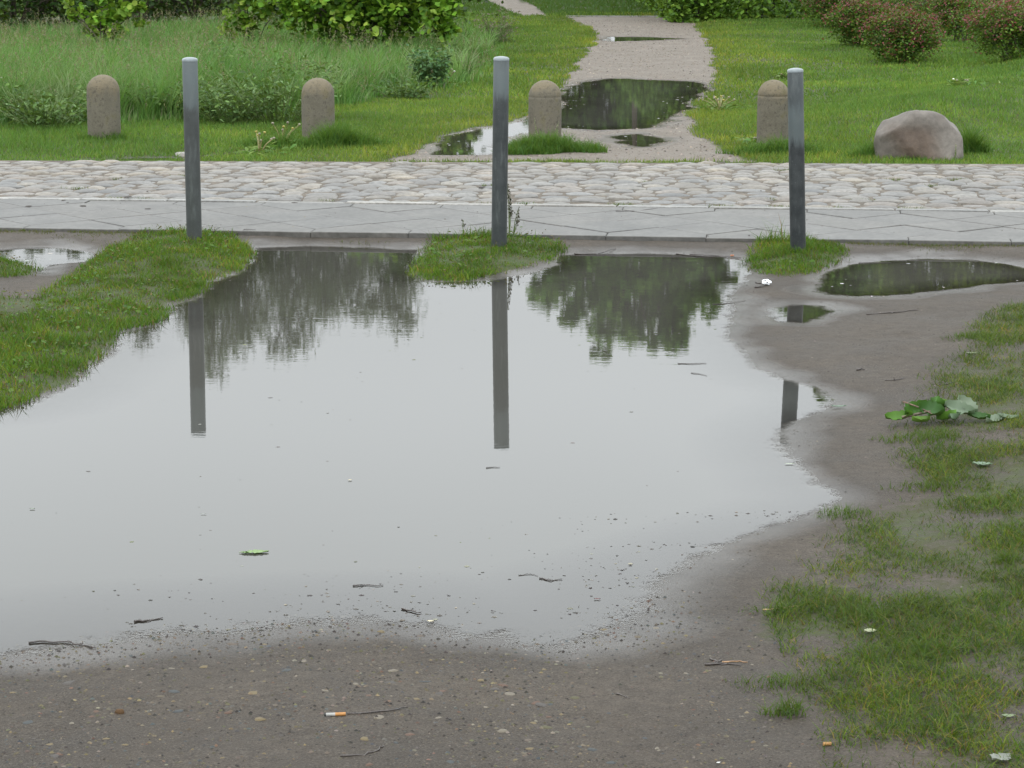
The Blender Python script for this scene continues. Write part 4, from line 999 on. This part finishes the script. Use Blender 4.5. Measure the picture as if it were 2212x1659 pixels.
# ------------------------------------------------------------------ boulder
def boulder():
    b0 = G(1990, 350) + np.array([0, .10]); wm = 190 * b0[1] / F_PX; hm = at_dist(1990, 234, b0[1])[1]
    import bmesh
    bm = bmesh.new(); bmesh.ops.create_icosphere(bm, subdivisions=5, radius=1.0)
    me = bpy.data.meshes.new('boulder')
    for v in bm.verts:
        p = v.co.normalized()
        q = p.copy()
        # outline: long left shoulder, steep right end, flat facets
        f = 1.0
        for nx_, ny_, nz_, d in ((-.66, -.25, .72, .84), (-.9, -.3, -.1, .92), (.35, -.85, .25, .80), (-.25, -.9, .15, .76), (.72, -.15, .66, .90), (.97, 0, .1, .90), (0, .1, 1, .80), (-.38, .1, .90, .84), (.36, .1, .92, .83), (-.55, -.78, -.2, .72)):
            nn = Vector((nx_, ny_, nz_)).normalized(); k = p.dot(nn)
            if k > 0: f = min(f, d / k)
        rr = f
        n = fbm(np.array([p.x * 1.7 + 3]), np.array([p.z * 1.7 + p.y]), 5, 4)[0] * .05 + fbm(np.array([p.x * 7]), np.array([p.z * 7 + p.y * 5]), 8, 3)[0] * .014
        # crack running down the face
        cr = abs(p.x - .18 + .35 * (p.z - .3)); n -= .05 * math.exp(-(cr / .04) ** 2) * (p.y < 0)
        rr += n
        v.co = Vector((q.x * rr * wm * .53, q.y * rr * .24, q.z * rr * hm * .84))
    for v in bm.verts: v.co.z += hm * .27 + (v.co.x * -.05)
    bmesh.ops.triangulate(bm, faces=bm.faces)
    V = np.array([v.co[:] for v in bm.verts]); T = np.array([[v.index for v in f.verts] for f in bm.faces])
    face = fbm(V[:, 0] * 6, V[:, 2] * 9, 15, 3)
    c = np.array([.115, .100, .085]) * np.ones((len(V), 1)); t = np.clip(.5 + face, 0, 1)[:, None]; c = c * (1 - t) + np.array([.168, .150, .132]) * t
    rust = (sstep(.22, .05, np.abs(V[:, 0] + .06 + .4 * (V[:, 2] - .16))) * sstep(.28, .18, V[:, 2]))[:, None] * .6; c = c * (1 - rust) + np.array([.07, .038, .02]) * rust
    zmax = V[:, 2].max(); sc = hm / zmax; V[:, 2] *= sc
    o = mesh_np('boulder', V, T, M_STONE, col=c, smooth=True); o.location = (b0[0], b0[1], .0)
    tag(o, 'pinkish grey granite boulder lying on the lawn edge right of the posts', 'boulder'); bm.free()
boulder()

# ------------------------------------------------------------------ pebbles, crumbs, floating bits
def pebble_mesh(seed, flat=.35):
    r = np.random.default_rng(seed); V = []; n = 7; ph = r.uniform(.62, 1.28, n)
    for lvl, (rr, z) in enumerate(((1.0, -.3), (1.02, .25), (.72, .8))):
        for k in range(n):
            a = 2 * math.pi * k / n; V.append((rr * ph[k] * math.cos(a), rr * ph[k] * math.sin(a), z + r.uniform(-.08, .08)))
    V.append((0, 0, .95)); T = []
    for l in range(2):
        for k in range(n):
            p, q = l * n + k, l * n + (k + 1) % n; T += [(p, q, q + n), (p, q + n, p + n)]
    for k in range(n): T.append((2 * n + k, 2 * n + (k + 1) % n, 3 * n))
    return np.array(V), np.array(T)
PM = [pebble_mesh(i) for i in range(8)]
pcols = [(.090, .074, .052), (.066, .059, .053), (.125, .098, .055), (.052, .056, .056), (.092, .058, .042), (.135, .118, .092), (.072, .066, .036), (.088, .070, .055)]
pme = []
for i in range(16):
    V, T = PM[i % 8]; o = mesh_np('pebble', V, T, M_PEBBLE, col=pcols[i % 8], smooth=(i >= 8)); pme.append(o.data); bpy.data.objects.remove(o)
hand = [(846, 1456, .020, 5), (920, 1478, .020, 3), (375, 1500, .022, 3), (388, 1545, .020, 3), (150, 1478, .02, 1), (620, 1455, .022, 3), (945, 1507, .018, 1), (948, 1560, .014, 5), (545, 1510, .018, 2), (30, 1500, .014, 2), (1105, 1505, .016, 5), (1070, 1495, .02, 1), (1088, 1590, .018, 5),
        (270, 1620, .012, 2), (105, 1617, .014, 2), (460, 1400, .018, 1), (1175, 1448, .012, 2), (560, 1565, .02, 2), (1170, 1530, .02, 1), (1140, 1608, .014, 7), (1425, 1628, .012, 5), (440, 1445, .018, 2), (700, 1500, .016, 5), (1280, 1630, .02, 3), (820, 1560, .018, 5), (60, 1570, .018, 3), (900, 1520, .015, 2), (1240, 1515, .016, 6), (655, 1435, .014, 5), (1180, 1580, .018, 6)]
cand = []
for (px, py, s, c) in hand: cand.append((*G(px, py), s * .8, c))
P = sample((-1.4, 4.6), (.75, 5.75), 900)
for (x, y) in P[:260]:
    if abs(x) < y * FR and x < .45 + random.gauss(0, .15): cand.append((x, y, min(.003 + random.expovariate(1 / .0034), .013), random.randrange(8)))
cz = Zof([(c[0], c[1]) for c in cand])
for (x, y, s, ci), z in zip(cand[:200], cz):
    if z < -.002: continue
    o = bpy.data.objects.new('pebble', pme[ci % 8 if random.random() < .4 else 8 + ci % 8]); COL.objects.link(o); o.parent = ground
    o.location = (x, y, z - s * .12); o.scale = (s * random.uniform(.8, 1.25), s * random.uniform(.6, 1.0), s * random.uniform(.16, .34)); o.rotation_euler = (random.gauss(0, .08), random.gauss(0, .08), random.uniform(0, 6.28))
def scatter(P, smin, smax, cols, wts, name, label, cat, flat=(.3, .7), mat=None, z=None):
    N = len(P); zz = Zof(P) if z is None else z
    A = Acc(); V0, T0 = PM[0]
    low = np.array([(1, 0, 0), (.3, .9, 0), (-.8, .6, 0), (-.7, -.7, 0), (.4, -.9, 0), (0, 0, 1.)]); lt = np.array([(i, (i + 1) % 5, 5) for i in range(5)])
    s = smin + rng.exponential(1, N) * (smax - smin) / 3.5; s = np.minimum(s, smax); a = rng.uniform(0, 6.28, N); el = rng.uniform(.5, 1, N); fl = rng.uniform(*flat, N)
    X = low[None, :, 0] * s[:, None]; Y = low[None, :, 1] * (s * el)[:, None]
    V = np.stack([P[:, 0:1] + X * np.cos(a)[:, None] - Y * np.sin(a)[:, None], P[:, 1:2] + X * np.sin(a)[:, None] + Y * np.cos(a)[:, None], zz[:, None] - .0008 + low[None, :, 2] * (s * fl)[:, None] + .0], 2).reshape(-1, 3)
    T = (np.arange(N)[:, None, None] * 6 + lt[None]).reshape(-1, 3)
    o = mesh_np(name, V, T, mat or M_PEBBLE, col=np.repeat(palette(N, cols, wts, .3), 6, 0)); tag(o, label, cat, kind='stuff')
P = sample((-1.5, 4.3), (1.3, 6.0), 60000); z, wet, g, gv, sd = fields(P)
k = (rng.random(len(P)) < np.clip((1.15 - np.maximum(P[:, 0] - .1, 0) * 1.9) * (.75 + 1.3 * fbm(P[:, 0] * 4, P[:, 1] * 3, 9)), .06, 1)) & (z > -.003); P = P[k]
scatter(P, .0008, .0075, pcols + [(.03, .026, .022)], [2, 3, 1.2, 2, .8, .8, 2, 2, 5], 'grit', 'fine grit and small stones strewn over the near bank', 'grit', z=z[k])
P = sample((-2.6, 5.5), (3.0, 12.5), 60000); z, wet, g, gv, sd = fields(P); k = (z > -.001) & (g < .3); k &= ruv(P)[1] < -.02
scatter(P[k], .0012, .006, [(.08, .066, .052), (.035, .03, .025), (.15, .13, .11)], [3, 4, 1], 'soil_crumbs', 'small soil crumbs on the bare mud', 'soil', z=z[k])
# crumbs floating in the shallows
P = sample((-2.0, 5.2), (2.3, 7.2), 30000); z, wet, g, gv, sd = fields(P)
sh = np.exp(-np.abs(sd + .12) / .16) * sstep(.02, -.03, sd); cl = np.clip(fbm(P[:, 0] * 5, P[:, 1] * 8, 121, 3) * 1.8 + .45, 0.03, 1)
k = (rng.random(len(P)) < sh * cl * .55) & (P[:, 1] < 6.9)
scatter(P[k], .001, .008, [(.05, .045, .04), (.12, .11, .09), (.2, .18, .14)], [4, 3, 1], 'floating_debris', 'dark crumbs and plant bits floating in the shallow near edge of the large puddle', 'debris', (.1, .35), z=np.full(int(k.sum()), .0012))
P = sample((-2.0, 6.0), (1.8, 12), 2600); z, wet, g, gv, sd = fields(P); k = (z < -.004) & (rng.random(len(P)) < .045)
scatter(P[k], .003, .010, [(.2, .2, .17), (.08, .07, .06), (.12, .14, .06)], [1, 4, 1], 'floating_specks', 'tiny specks drifting on the open water of the large puddle', 'debris', (.05, .15), z=np.full(int(k.sum()), .001))
# white foam flecks on the path and small puddles
P = np.concatenate([sample((-.9, 17), (3, 24.5), 5000), sample((1.3, 10.2), (3, 12), 500), sample((-3, 11.6), (-2.2, 12.4), 500)])
z, wet, g, gv, sd = fields(P); k = (np.abs(sd + .08) < .16) & (z < .003) & (rng.random(len(P)) < .13 * np.clip(1 + 2 * fbm(P[:, 0] * 2, P[:, 1] * 1, 7), 0, 2))
scatter(P[k], .004, .018, [(.5, .5, .48), (.35, .34, .3)], [2, 1], 'foam_flecks', 'pale foam flecks at the rims of the smaller puddles', 'foam', (.05, .12), z=np.full(int(k.sum()), .001))
# gravel grains on the path and litter on the road
P = sample((-1.5, 16), (4.5, 38), 60000); z, wet, g, gv, sd = fields(P); u, v = ruv(P); k = (gv > .6) & (z > -.001) & (v > far_v(u) + .04)
scatter(P[k], .004, .015, [(.19, .155, .125), (.10, .08, .062), (.26, .22, .18), (.05, .042, .034)], [3, 3, 1, 2], 'gravel', 'loose gravel grains on the footpath', 'gravel', z=z[k])
N = 1500; uu = rng.uniform(-.8, 7, N); vv = rng.uniform(.02, far_v(3) - .1, N); P = F0 + uu[:, None] * UA + vv[:, None] * VA
scatter(P, .0012, .007, [(.06, .05, .04), (.2, .17, .13), (.1, .09, .08)], [3, 1, 2], 'road_grit', 'scattered dark crumbs on the pavement and cobbles', 'grit', z=np.full(N, ROADZ + .001))

# ------------------------------------------------------------------ litter and fallen things
def surf(x, y):
    u, v = ruv(np.array([[x, y]])); v = v[0]
    if 0 < v < far_v(u[0]): return ROADZ + (.001 if v < PAVE_W else .012)
    return max(z1(x, y), .0005)
def gp(px, py):
    x, y = G(px, py); s = surf(x, y)
    x, y = G(px, py, s); return x, y, surf(x, y)
def twig(label, pts, r=.003, c=(.05, .04, .035), side=0, name='twig', group=None):
    """pts: pixel positions along the twig"""
    Q = np.array([gp(a, b) for a, b in pts]); Q[:, 2] += r * .8; o0 = Q[0].copy()
    M = []
    for a, b in zip(Q[:-1], Q[1:]):
        for k in range(3): M.append(a + (b - a) * k / 3 + (rng.normal(0, r * .8, 3) * np.array([1, 1.8, .4]) if (k or len(M)) else 0))
    M.append(Q[-1]); M = np.array(M); A = Acc()
    V, T = tube(M - o0, np.linspace(r, r * .45, len(M)), 6); A.add(V, T, c)
    for s in range(side):
        i = len(M) // (side + 1) * (s + 1); d = rng.normal(0, 1, 3) * np.array([1, 1.4, .15]); e = M[i] + d / np.linalg.norm(d) * r * 9
        e[2] = max(e[2], M[i][2] - .001)
        V, T = tube(np.array([M[i], e]) - o0, [r * .6, r * .3], 5); A.add(V, T, c)
    o = A.build(name, M_TWIG, smooth=True); o.location = o0; tag(o, label, name.replace('_', ' '), group)
TW = [
 ('long wavy twig lying in the wet sand at the lower left edge of the puddle', [(62, 1390), (140, 1386), (175, 1394), (207, 1400)], .0032, 1),
 ('short thick twig with a forked left end lying in the shallow water', [(290, 1344), (320, 1341), (352, 1336)], .0035, 2),
 ('short splintered twig in the shallows left of the centre', [(868, 1316), (885, 1322), (910, 1324)], .0032, 2),
 ('thin dark twig half afloat near the middle of the shallow edge', [(762, 1266), (785, 1264), (828, 1265)], .0025, 1),
 ('dark twig floating in the bay right of the pair of shallows', [(1165, 1250), (1190, 1254), (1215, 1252)], .0026, 1),
 ('very thin twig just left of the floating one in the bay', [(1120, 1243), (1145, 1240), (1162, 1245)], .0014, 0),
 ('long thin straight twig beside the cigarette end', [(750, 1542), (820, 1541), (860, 1536), (880, 1528)], .0026, 0),
 ('bent twig near the bottom edge left of the centre', [(735, 1634), (790, 1633), (815, 1622), (828, 1612)], .0028, 1),
 ('forked black twig at the left rim of the sparse grass', [(1522, 1437), (1560, 1434), (1600, 1438)], .0036, 2),
 ('short black twig above the forked one', [(1534, 1424), (1550, 1430), (1560, 1427)], .003, 1),
 ('long dark twig on the mud above the right bay', [(1872, 680), (1930, 676), (1982, 670)], .0042, 1),
 ('long dark twig lying along the mud between middle and right posts', [(1240, 527), (1290, 527), (1330, 521)], .0045, 1),
 ('dark twig on the mud strip right of the long one', [(1460, 527), (1500, 531), (1545, 533)], .0045, 1),
 ('thin dark twig at the rim of the puddle left of the right post', [(1490, 538), (1540, 546), (1600, 549)], .0035, 0),
 ('thin twig lying on the pavement behind the middle post', [(1330, 452), (1380, 452), (1420, 446)], .003, 1),
 ('small dark twig on the pavement right of the left steel post', [(500, 500), (530, 496), (552, 497)], .003, 0),
 ('dark twig on the wet mud beside the right grassy cushion', [(1540, 658), (1580, 655), (1610, 650)], .0022, 0),
 ('twig lying above the oval puddle', [(1855, 566), (1890, 568), (1925, 568)], .0028, 0),
 ('thin floating twig under the mirrored maple', [(1464, 786), (1500, 786), (1526, 785)], .0022, 0),
 ('thin floating twig right below another near the right bay', [(1493, 806), (1510, 808), (1527, 812)], .0018, 0),
 ('thin twig floating left of the centre under the middle post', [(1050, 1011), (1065, 1010), (1080, 1010)], .002, 0),
 ('short dark twig on the bank above the fallen branch', [(1912, 822), (1935, 820), (1952, 816)], .003, 1),
 ('short dark piece of bark on the right bank', [(1850, 800), (1860, 800), (1868, 800)], .005, 0),
 ('black twig in the grass left of the fallen branch', [(2028, 832), (2045, 831), (2060, 827)], .004, 2),
 ('thin brown twig in the bay between gravel and mud', [(1330, 1500), (1350, 1505), (1360, 1510)], .002, 1),
]
for lb, pts, r, sd in TW: twig(lb, pts, r * .72, side=sd)
twig('pale yellow straw lying across the mud at the grass rim', [(1648, 1318), (1690, 1315), (1730, 1310)], .0018, (.42, .30, .14), name='straw')
twig('pale brown straw across the forked twig', [(1560, 1431), (1590, 1429), (1615, 1432)], .0018, (.30, .17, .08), name='straw')
# dark mud clods on the pavement, left
for i, (px, py, s, lb) in enumerate(((60, 442, .024, 'dark flat mud clod on the pavement at the left, furthest left'), (137, 429, .018, 'black mud clod at the pavement joint, upper one of two'), (146, 434, .012, 'black mud clod at the pavement joint, lower one of two'), (180, 441, .018, 'dark mud clod on the slabs right of the pair'),
                           (318, 447, .012, 'small dark mud clod on the pavement before the left steel post'), (275, 426, .02, 'dark flat mud clod on the cobbles left of the left post'), (635, 434, .014, 'dark clod on the cobble edge right of the left post'), (1040, 405, .020, 'dark hollow lump among the cobbles left of the middle post'))):
    x, y, z = gp(px, py); V, T = PM[i % 8]
    o = mesh_np('mud_clod', V, T, M_BITS, col=(.045, .038, .032), smooth=True); o.location = (x, y, z); o.scale = (s * 1.3, s * .7, s * .35); o.rotation_euler = (0, 0, random.uniform(0, 3)); tag(o, lb, 'mud clod')
def leaf_mesh(L_, W_, curl=.25, n=8, lobed=.0, fold=.15, seed=0, m=6):
    r = np.random.default_rng(seed); V = []; T = []
    for i in range(n + 1):
        t = i / n; wv = W_ * (math.sin(math.pi * min(t * 1.02, 1)) ** .7) * (1 - .35 * t) * (1 + lobed * math.sin(i * 2.6 + seed))
        for j in range(m + 1):
            s = 2 * j / m - 1
            V.append(((t - .5) * L_, s * wv * .5, fold * W_ * abs(s) ** 1.4 + curl * L_ * (t - .5) ** 2 + r.normal(0, .014 * W_)))
    for i in range(n):
        for j in range(m):
            a = i * (m + 1) + j; b2 = a + m + 1; T += [(a, b2, b2 + 1), (a, b2 + 1, a + 1)]
    return np.array(V), np.array(T)
def leaf(label, px, py, L_, W_, c, rz, tilt=(0, 0), curl=.2, lobed=.1, seed=0, lift=.004, name='fallen_leaf', parent=None, cat='leaf', fold=.12, loc=None):
    V, T = leaf_mesh(L_, W_, curl, 10, lobed, fold, seed)
    V[:, 2] -= V[:, 2].min()
    ribs = 1 + .25 * (np.abs(V[:, 1]) < W_ * .04)[:, None]
    o = mesh_np(name, V, T, M_WETLEAF, col=np.clip(np.array(c) * ribs * rng.uniform(.93, 1.07, (len(V), 1)), 0, 1), smooth=True)
    if parent is None:
        x, y, z = gp(px, py); o.location = (x, y, z + lift); tag(o, label, cat)
    else: o.parent = parent; o.location = loc
    o.rotation_euler = (tilt[0], tilt[1], rz); return o
def float_leaf():
    x, y = G(552, 1194); t = thing('floating_leaf', 'bright green curled leaf floating on the large puddle', 'leaf', (x, y, .001))
    a = leaf(None, 0, 0, .060, .04, (.17, .25, .10), .1, (0, 0), .06, .3, 3, name='leaf_blade', parent=t, loc=(.004, 0, .0), fold=.06)
    b_ = leaf(None, 0, 0, .026, .022, (.15, .25, .09), 2.6, (.06, 0), .1, .3, 5, name='leaf_lobe', parent=t, loc=(-.026, -.006, 0), fold=.1)
    A = Acc(); V, T = tube([(-.028, -.004, .003), (-.036, -.006, .002), (-.042, -.005, .0015)], .0012, 5); A.add(V, T, (.16, .2, .1)); A.build('leaf_stalk', M_TWIG, t)
float_leaf()
leaf('small cream coloured leaf lying in the sparse grass at the lower right', 1880, 1368, .030, .030, (.34, .36, .23), .2, curl=.1, seed=4, lobed=.15)
leaf('pale grey-green leaf pair lying in the grass at the right, below the fallen branch', 2122, 1006, .058, .045, (.17, .23, .16), -.2, seed=6, lobed=.35)
leaf('pale greenish leaf near the bottom right', 2178, 1553, .030, .022, (.18, .22, .13), .1, seed=7)
leaf('grey translucent scrap in the bottom right corner', 2162, 1646, .045, .050, (.20, .21, .18), .5, seed=8, lobed=.3)
leaf('narrow pale green leaf at the shore of the right bay', 1812, 881, .05, .018, (.16, .24, .17), .1, seed=9)
leaf('flat pale green leaf lying in the upper sparse grass', 2100, 768, .05, .028, (.18, .21, .13), .1, seed=10)
leaf('small yellowish leaf on the water in the middle of the puddle', 756, 1038, .013, .010, (.5, .44, .32), .4, seed=11, lift=.001)
leaf('small pale leaf scrap floating near the right bay', 1706, 1003, .03, .010, (.4, .45, .35), 0, seed=12, lift=.001)
leaf('cream leaf scrap on the shore beside the splintered twig', 930, 1346, .016, .012, (.55, .50, .36), 0, seed=13)
leaf('whitish petal on the mud at the bottom edge', 1552, 1651, .009, .007, (.6, .6, .58), .5, seed=14)
leaf('dark red-brown scrap floating in the near shallows', 1290, 1295, .016, .010, (.10, .035, .035), 0, seed=15, lift=.001)
leaf('pale leaf scrap floating at the left of the large puddle', 70, 1100, .015, .010, (.22, .25, .2), 0, seed=16, lift=.001)
leaf('pale scrap floating left of the centre', 440, 1111, .016, .006, (.28, .29, .27), 0, seed=17, lift=.001)
# torn branch with large leaves
def fallen_branch():
    x, y, z = gp(2040, 912)
    t = thing('fallen_branch', 'torn-off branch with large green and pale-backed leaves on the right bank', 'branch', (x, y, z))
    sc = y / F_PX
    A = Acc()
    V, T = tube([(-.14, -.02, .02), (-.05, .0, .035), (.05, .01, .03), (.16, -.01, .02), (.21, -.02, .012)], [.005, .0045, .004, .003, .002], 6); A.add(V, T, (.12, .09, .06))
    V, T = tube([(-.13, .04, .06), (-.08, .02, .045), (-.04, -.03, .03)], [.003, .0028, .002], 5); A.add(V, T, (.16, .10, .07)); A.build('stem', M_TWIG, t, smooth=True)
    gcol = [(.045, .12, .018), (.07, .16, .02), (.035, .095, .02), (.10, .19, .03)]; pale = [(.15, .20, .135), (.18, .225, .16), (.11, .165, .10)]
    spec = [(-.155, .0, .012, .10, .06, gcol[1], -.3, .5, -.2), (-.10, .03, .03, .10, .08, gcol[0], .5, .5, -.3), (-.045, -.01, .035, .10, .085, gcol[2], -.5, .5, .1), (-.02, .05, .04, .09, .08, gcol[0], 1.2, .2, .5), (.0, -.04, .02, .08, .06, gcol[1], 2.6, .5, .3),
            (-.09, -.045, .01, .07, .05, gcol[3], .2, .1, 0), (.05, .0, .04, .11, .075, pale[0], -.3, .6, .2), (.085, .03, .045, .10, .07, pale[1], -.9, .3, .4), (.03, -.05, .02, .08, .055, pale[2], -2.0, .4, -.1),
            (.115, -.03, .02, .08, .05, gcol[2], -.3, .3, .1), (.165, -.045, .01, .08, .055, pale[1], .5, .3, -.1), (.215, -.02, .012, .08, .045, pale[0], .1, .2, .1), (-.01, .06, .06, .06, .05, gcol[3], .6, .3, .3)]
    for i, (lx, ly, lz, l_, w_, c, rz, tx, ty) in enumerate(spec):
        leaf(None, 0, 0, l_ * .9, w_ * .9, c, rz, (tx, ty), .5, .2, 30 + i, name='leaf', parent=t, loc=(lx * .92, ly * .9, lz * .8), fold=.34)
    t['label'] = 'torn-off branch with large green and pale-backed leaves on the right bank'
fallen_branch()
# cigarette ends
def cig(label, px, py, rz, L_=.045, paper=True, filt=(.36, .17, .05), pc=(.34, .34, .32)):
    x, y, z = gp(px, py); t = thing('cigarette_end', label, 'cigarette end', (x, y, z + .0035), rz)
    def cyl(x0, x1, r, c, name, n=12):
        A = Acc(); V, T = tube([(x0, 0, 0), ((x0 + x1) / 2, .0003, 0), (x1, 0, 0)], [r, r * .97, r], n); A.add(V, T, c); return A.build(name, M_BITS, t, smooth=False)
    cyl(0, L_ * .48, .0039, filt, 'filter')
    if paper:
        cyl(-L_ * .42, 0, .0037, pc, 'paper'); cyl(-L_ * .5, -L_ * .42, .0032, (.03, .03, .03), 'ash')
cig('cigarette end with orange filter and white paper on the stony near bank', 724, 1546, .12)
cig('orange cigarette filter on the mud at the lower right', 1778, 1612, .1, .034, False, (.30, .16, .05))
cig('orange cigarette filter at the kerbside rim of the large puddle', 1578, 548, .05, .034, False, (.36, .15, .08))
# small brown stone near the bottom left
x, y, z = gp(260, 1540); V, T = PM[3]; o = mesh_np('brown_stone', V, T, M_PEBBLE, col=(.075, .042, .018), smooth=True); o.location = (x, y, z); o.scale = (.012, .009, .009); o.rotation_euler = (0, 0, .3); tag(o, 'small dark orange-brown stone standing proud on the near bank', 'stone')
for (px, py, s, c, lb) in ((791 + 838, 0, 0, 0, ''),):
    pass
x, y, z = gp(1630, 1530 - 110)
# crumpled foil
def foil():
    import bmesh
    x, y, z = gp(1655, 617); bm = bmesh.new(); bmesh.ops.create_icosphere(bm, subdivisions=3, radius=1)
    r = np.random.default_rng(4)
    for v in bm.verts: v.co *= 1 + r.uniform(-.28, .22); v.co.x *= 1.25; v.co.z = v.co.z * .8
    V = np.array([v.co[:] for v in bm.verts]) * .016; T = np.array([[v.index for v in f.verts] for f in bm.faces]); bm.free()
    V[:, 2] -= V[:, 2].min()
    m = bpy.data.materials.new('foil'); m.use_nodes = True; p = m.node_tree.nodes['Principled BSDF']; p.inputs['Metallic'].default_value = 1; p.inputs['Roughness'].default_value = .25; p.inputs['Base Color'].default_value = (.85, .86, .88, 1)
    o = mesh_np('foil_ball', V, T, m); o.location = (x, y, z); tag(o, 'crumpled ball of silver foil on the wet mud below the right post', 'foil')
foil()
twig('short black twig stuck under the left side of the foil ball', [(1632, 611), (1645, 613), (1655, 616)], .003, side=1)
twig('short black twig left of the foil ball', [(1630, 622), (1640, 621), (1650, 620)], .004, side=0)
# flat pale stone at the verge
x, y, z = gp(396, 336); V, T = PM[5]; o = mesh_np('flat_stone', V, T, M_COBBLE, col=(.19, .18, .165), smooth=True); o.location = (x, y, z + .004); o.scale = (.085, .09, .022); tag(o, 'flat pale stone at the verge behind the cobbles beside the left steel post', 'stone')
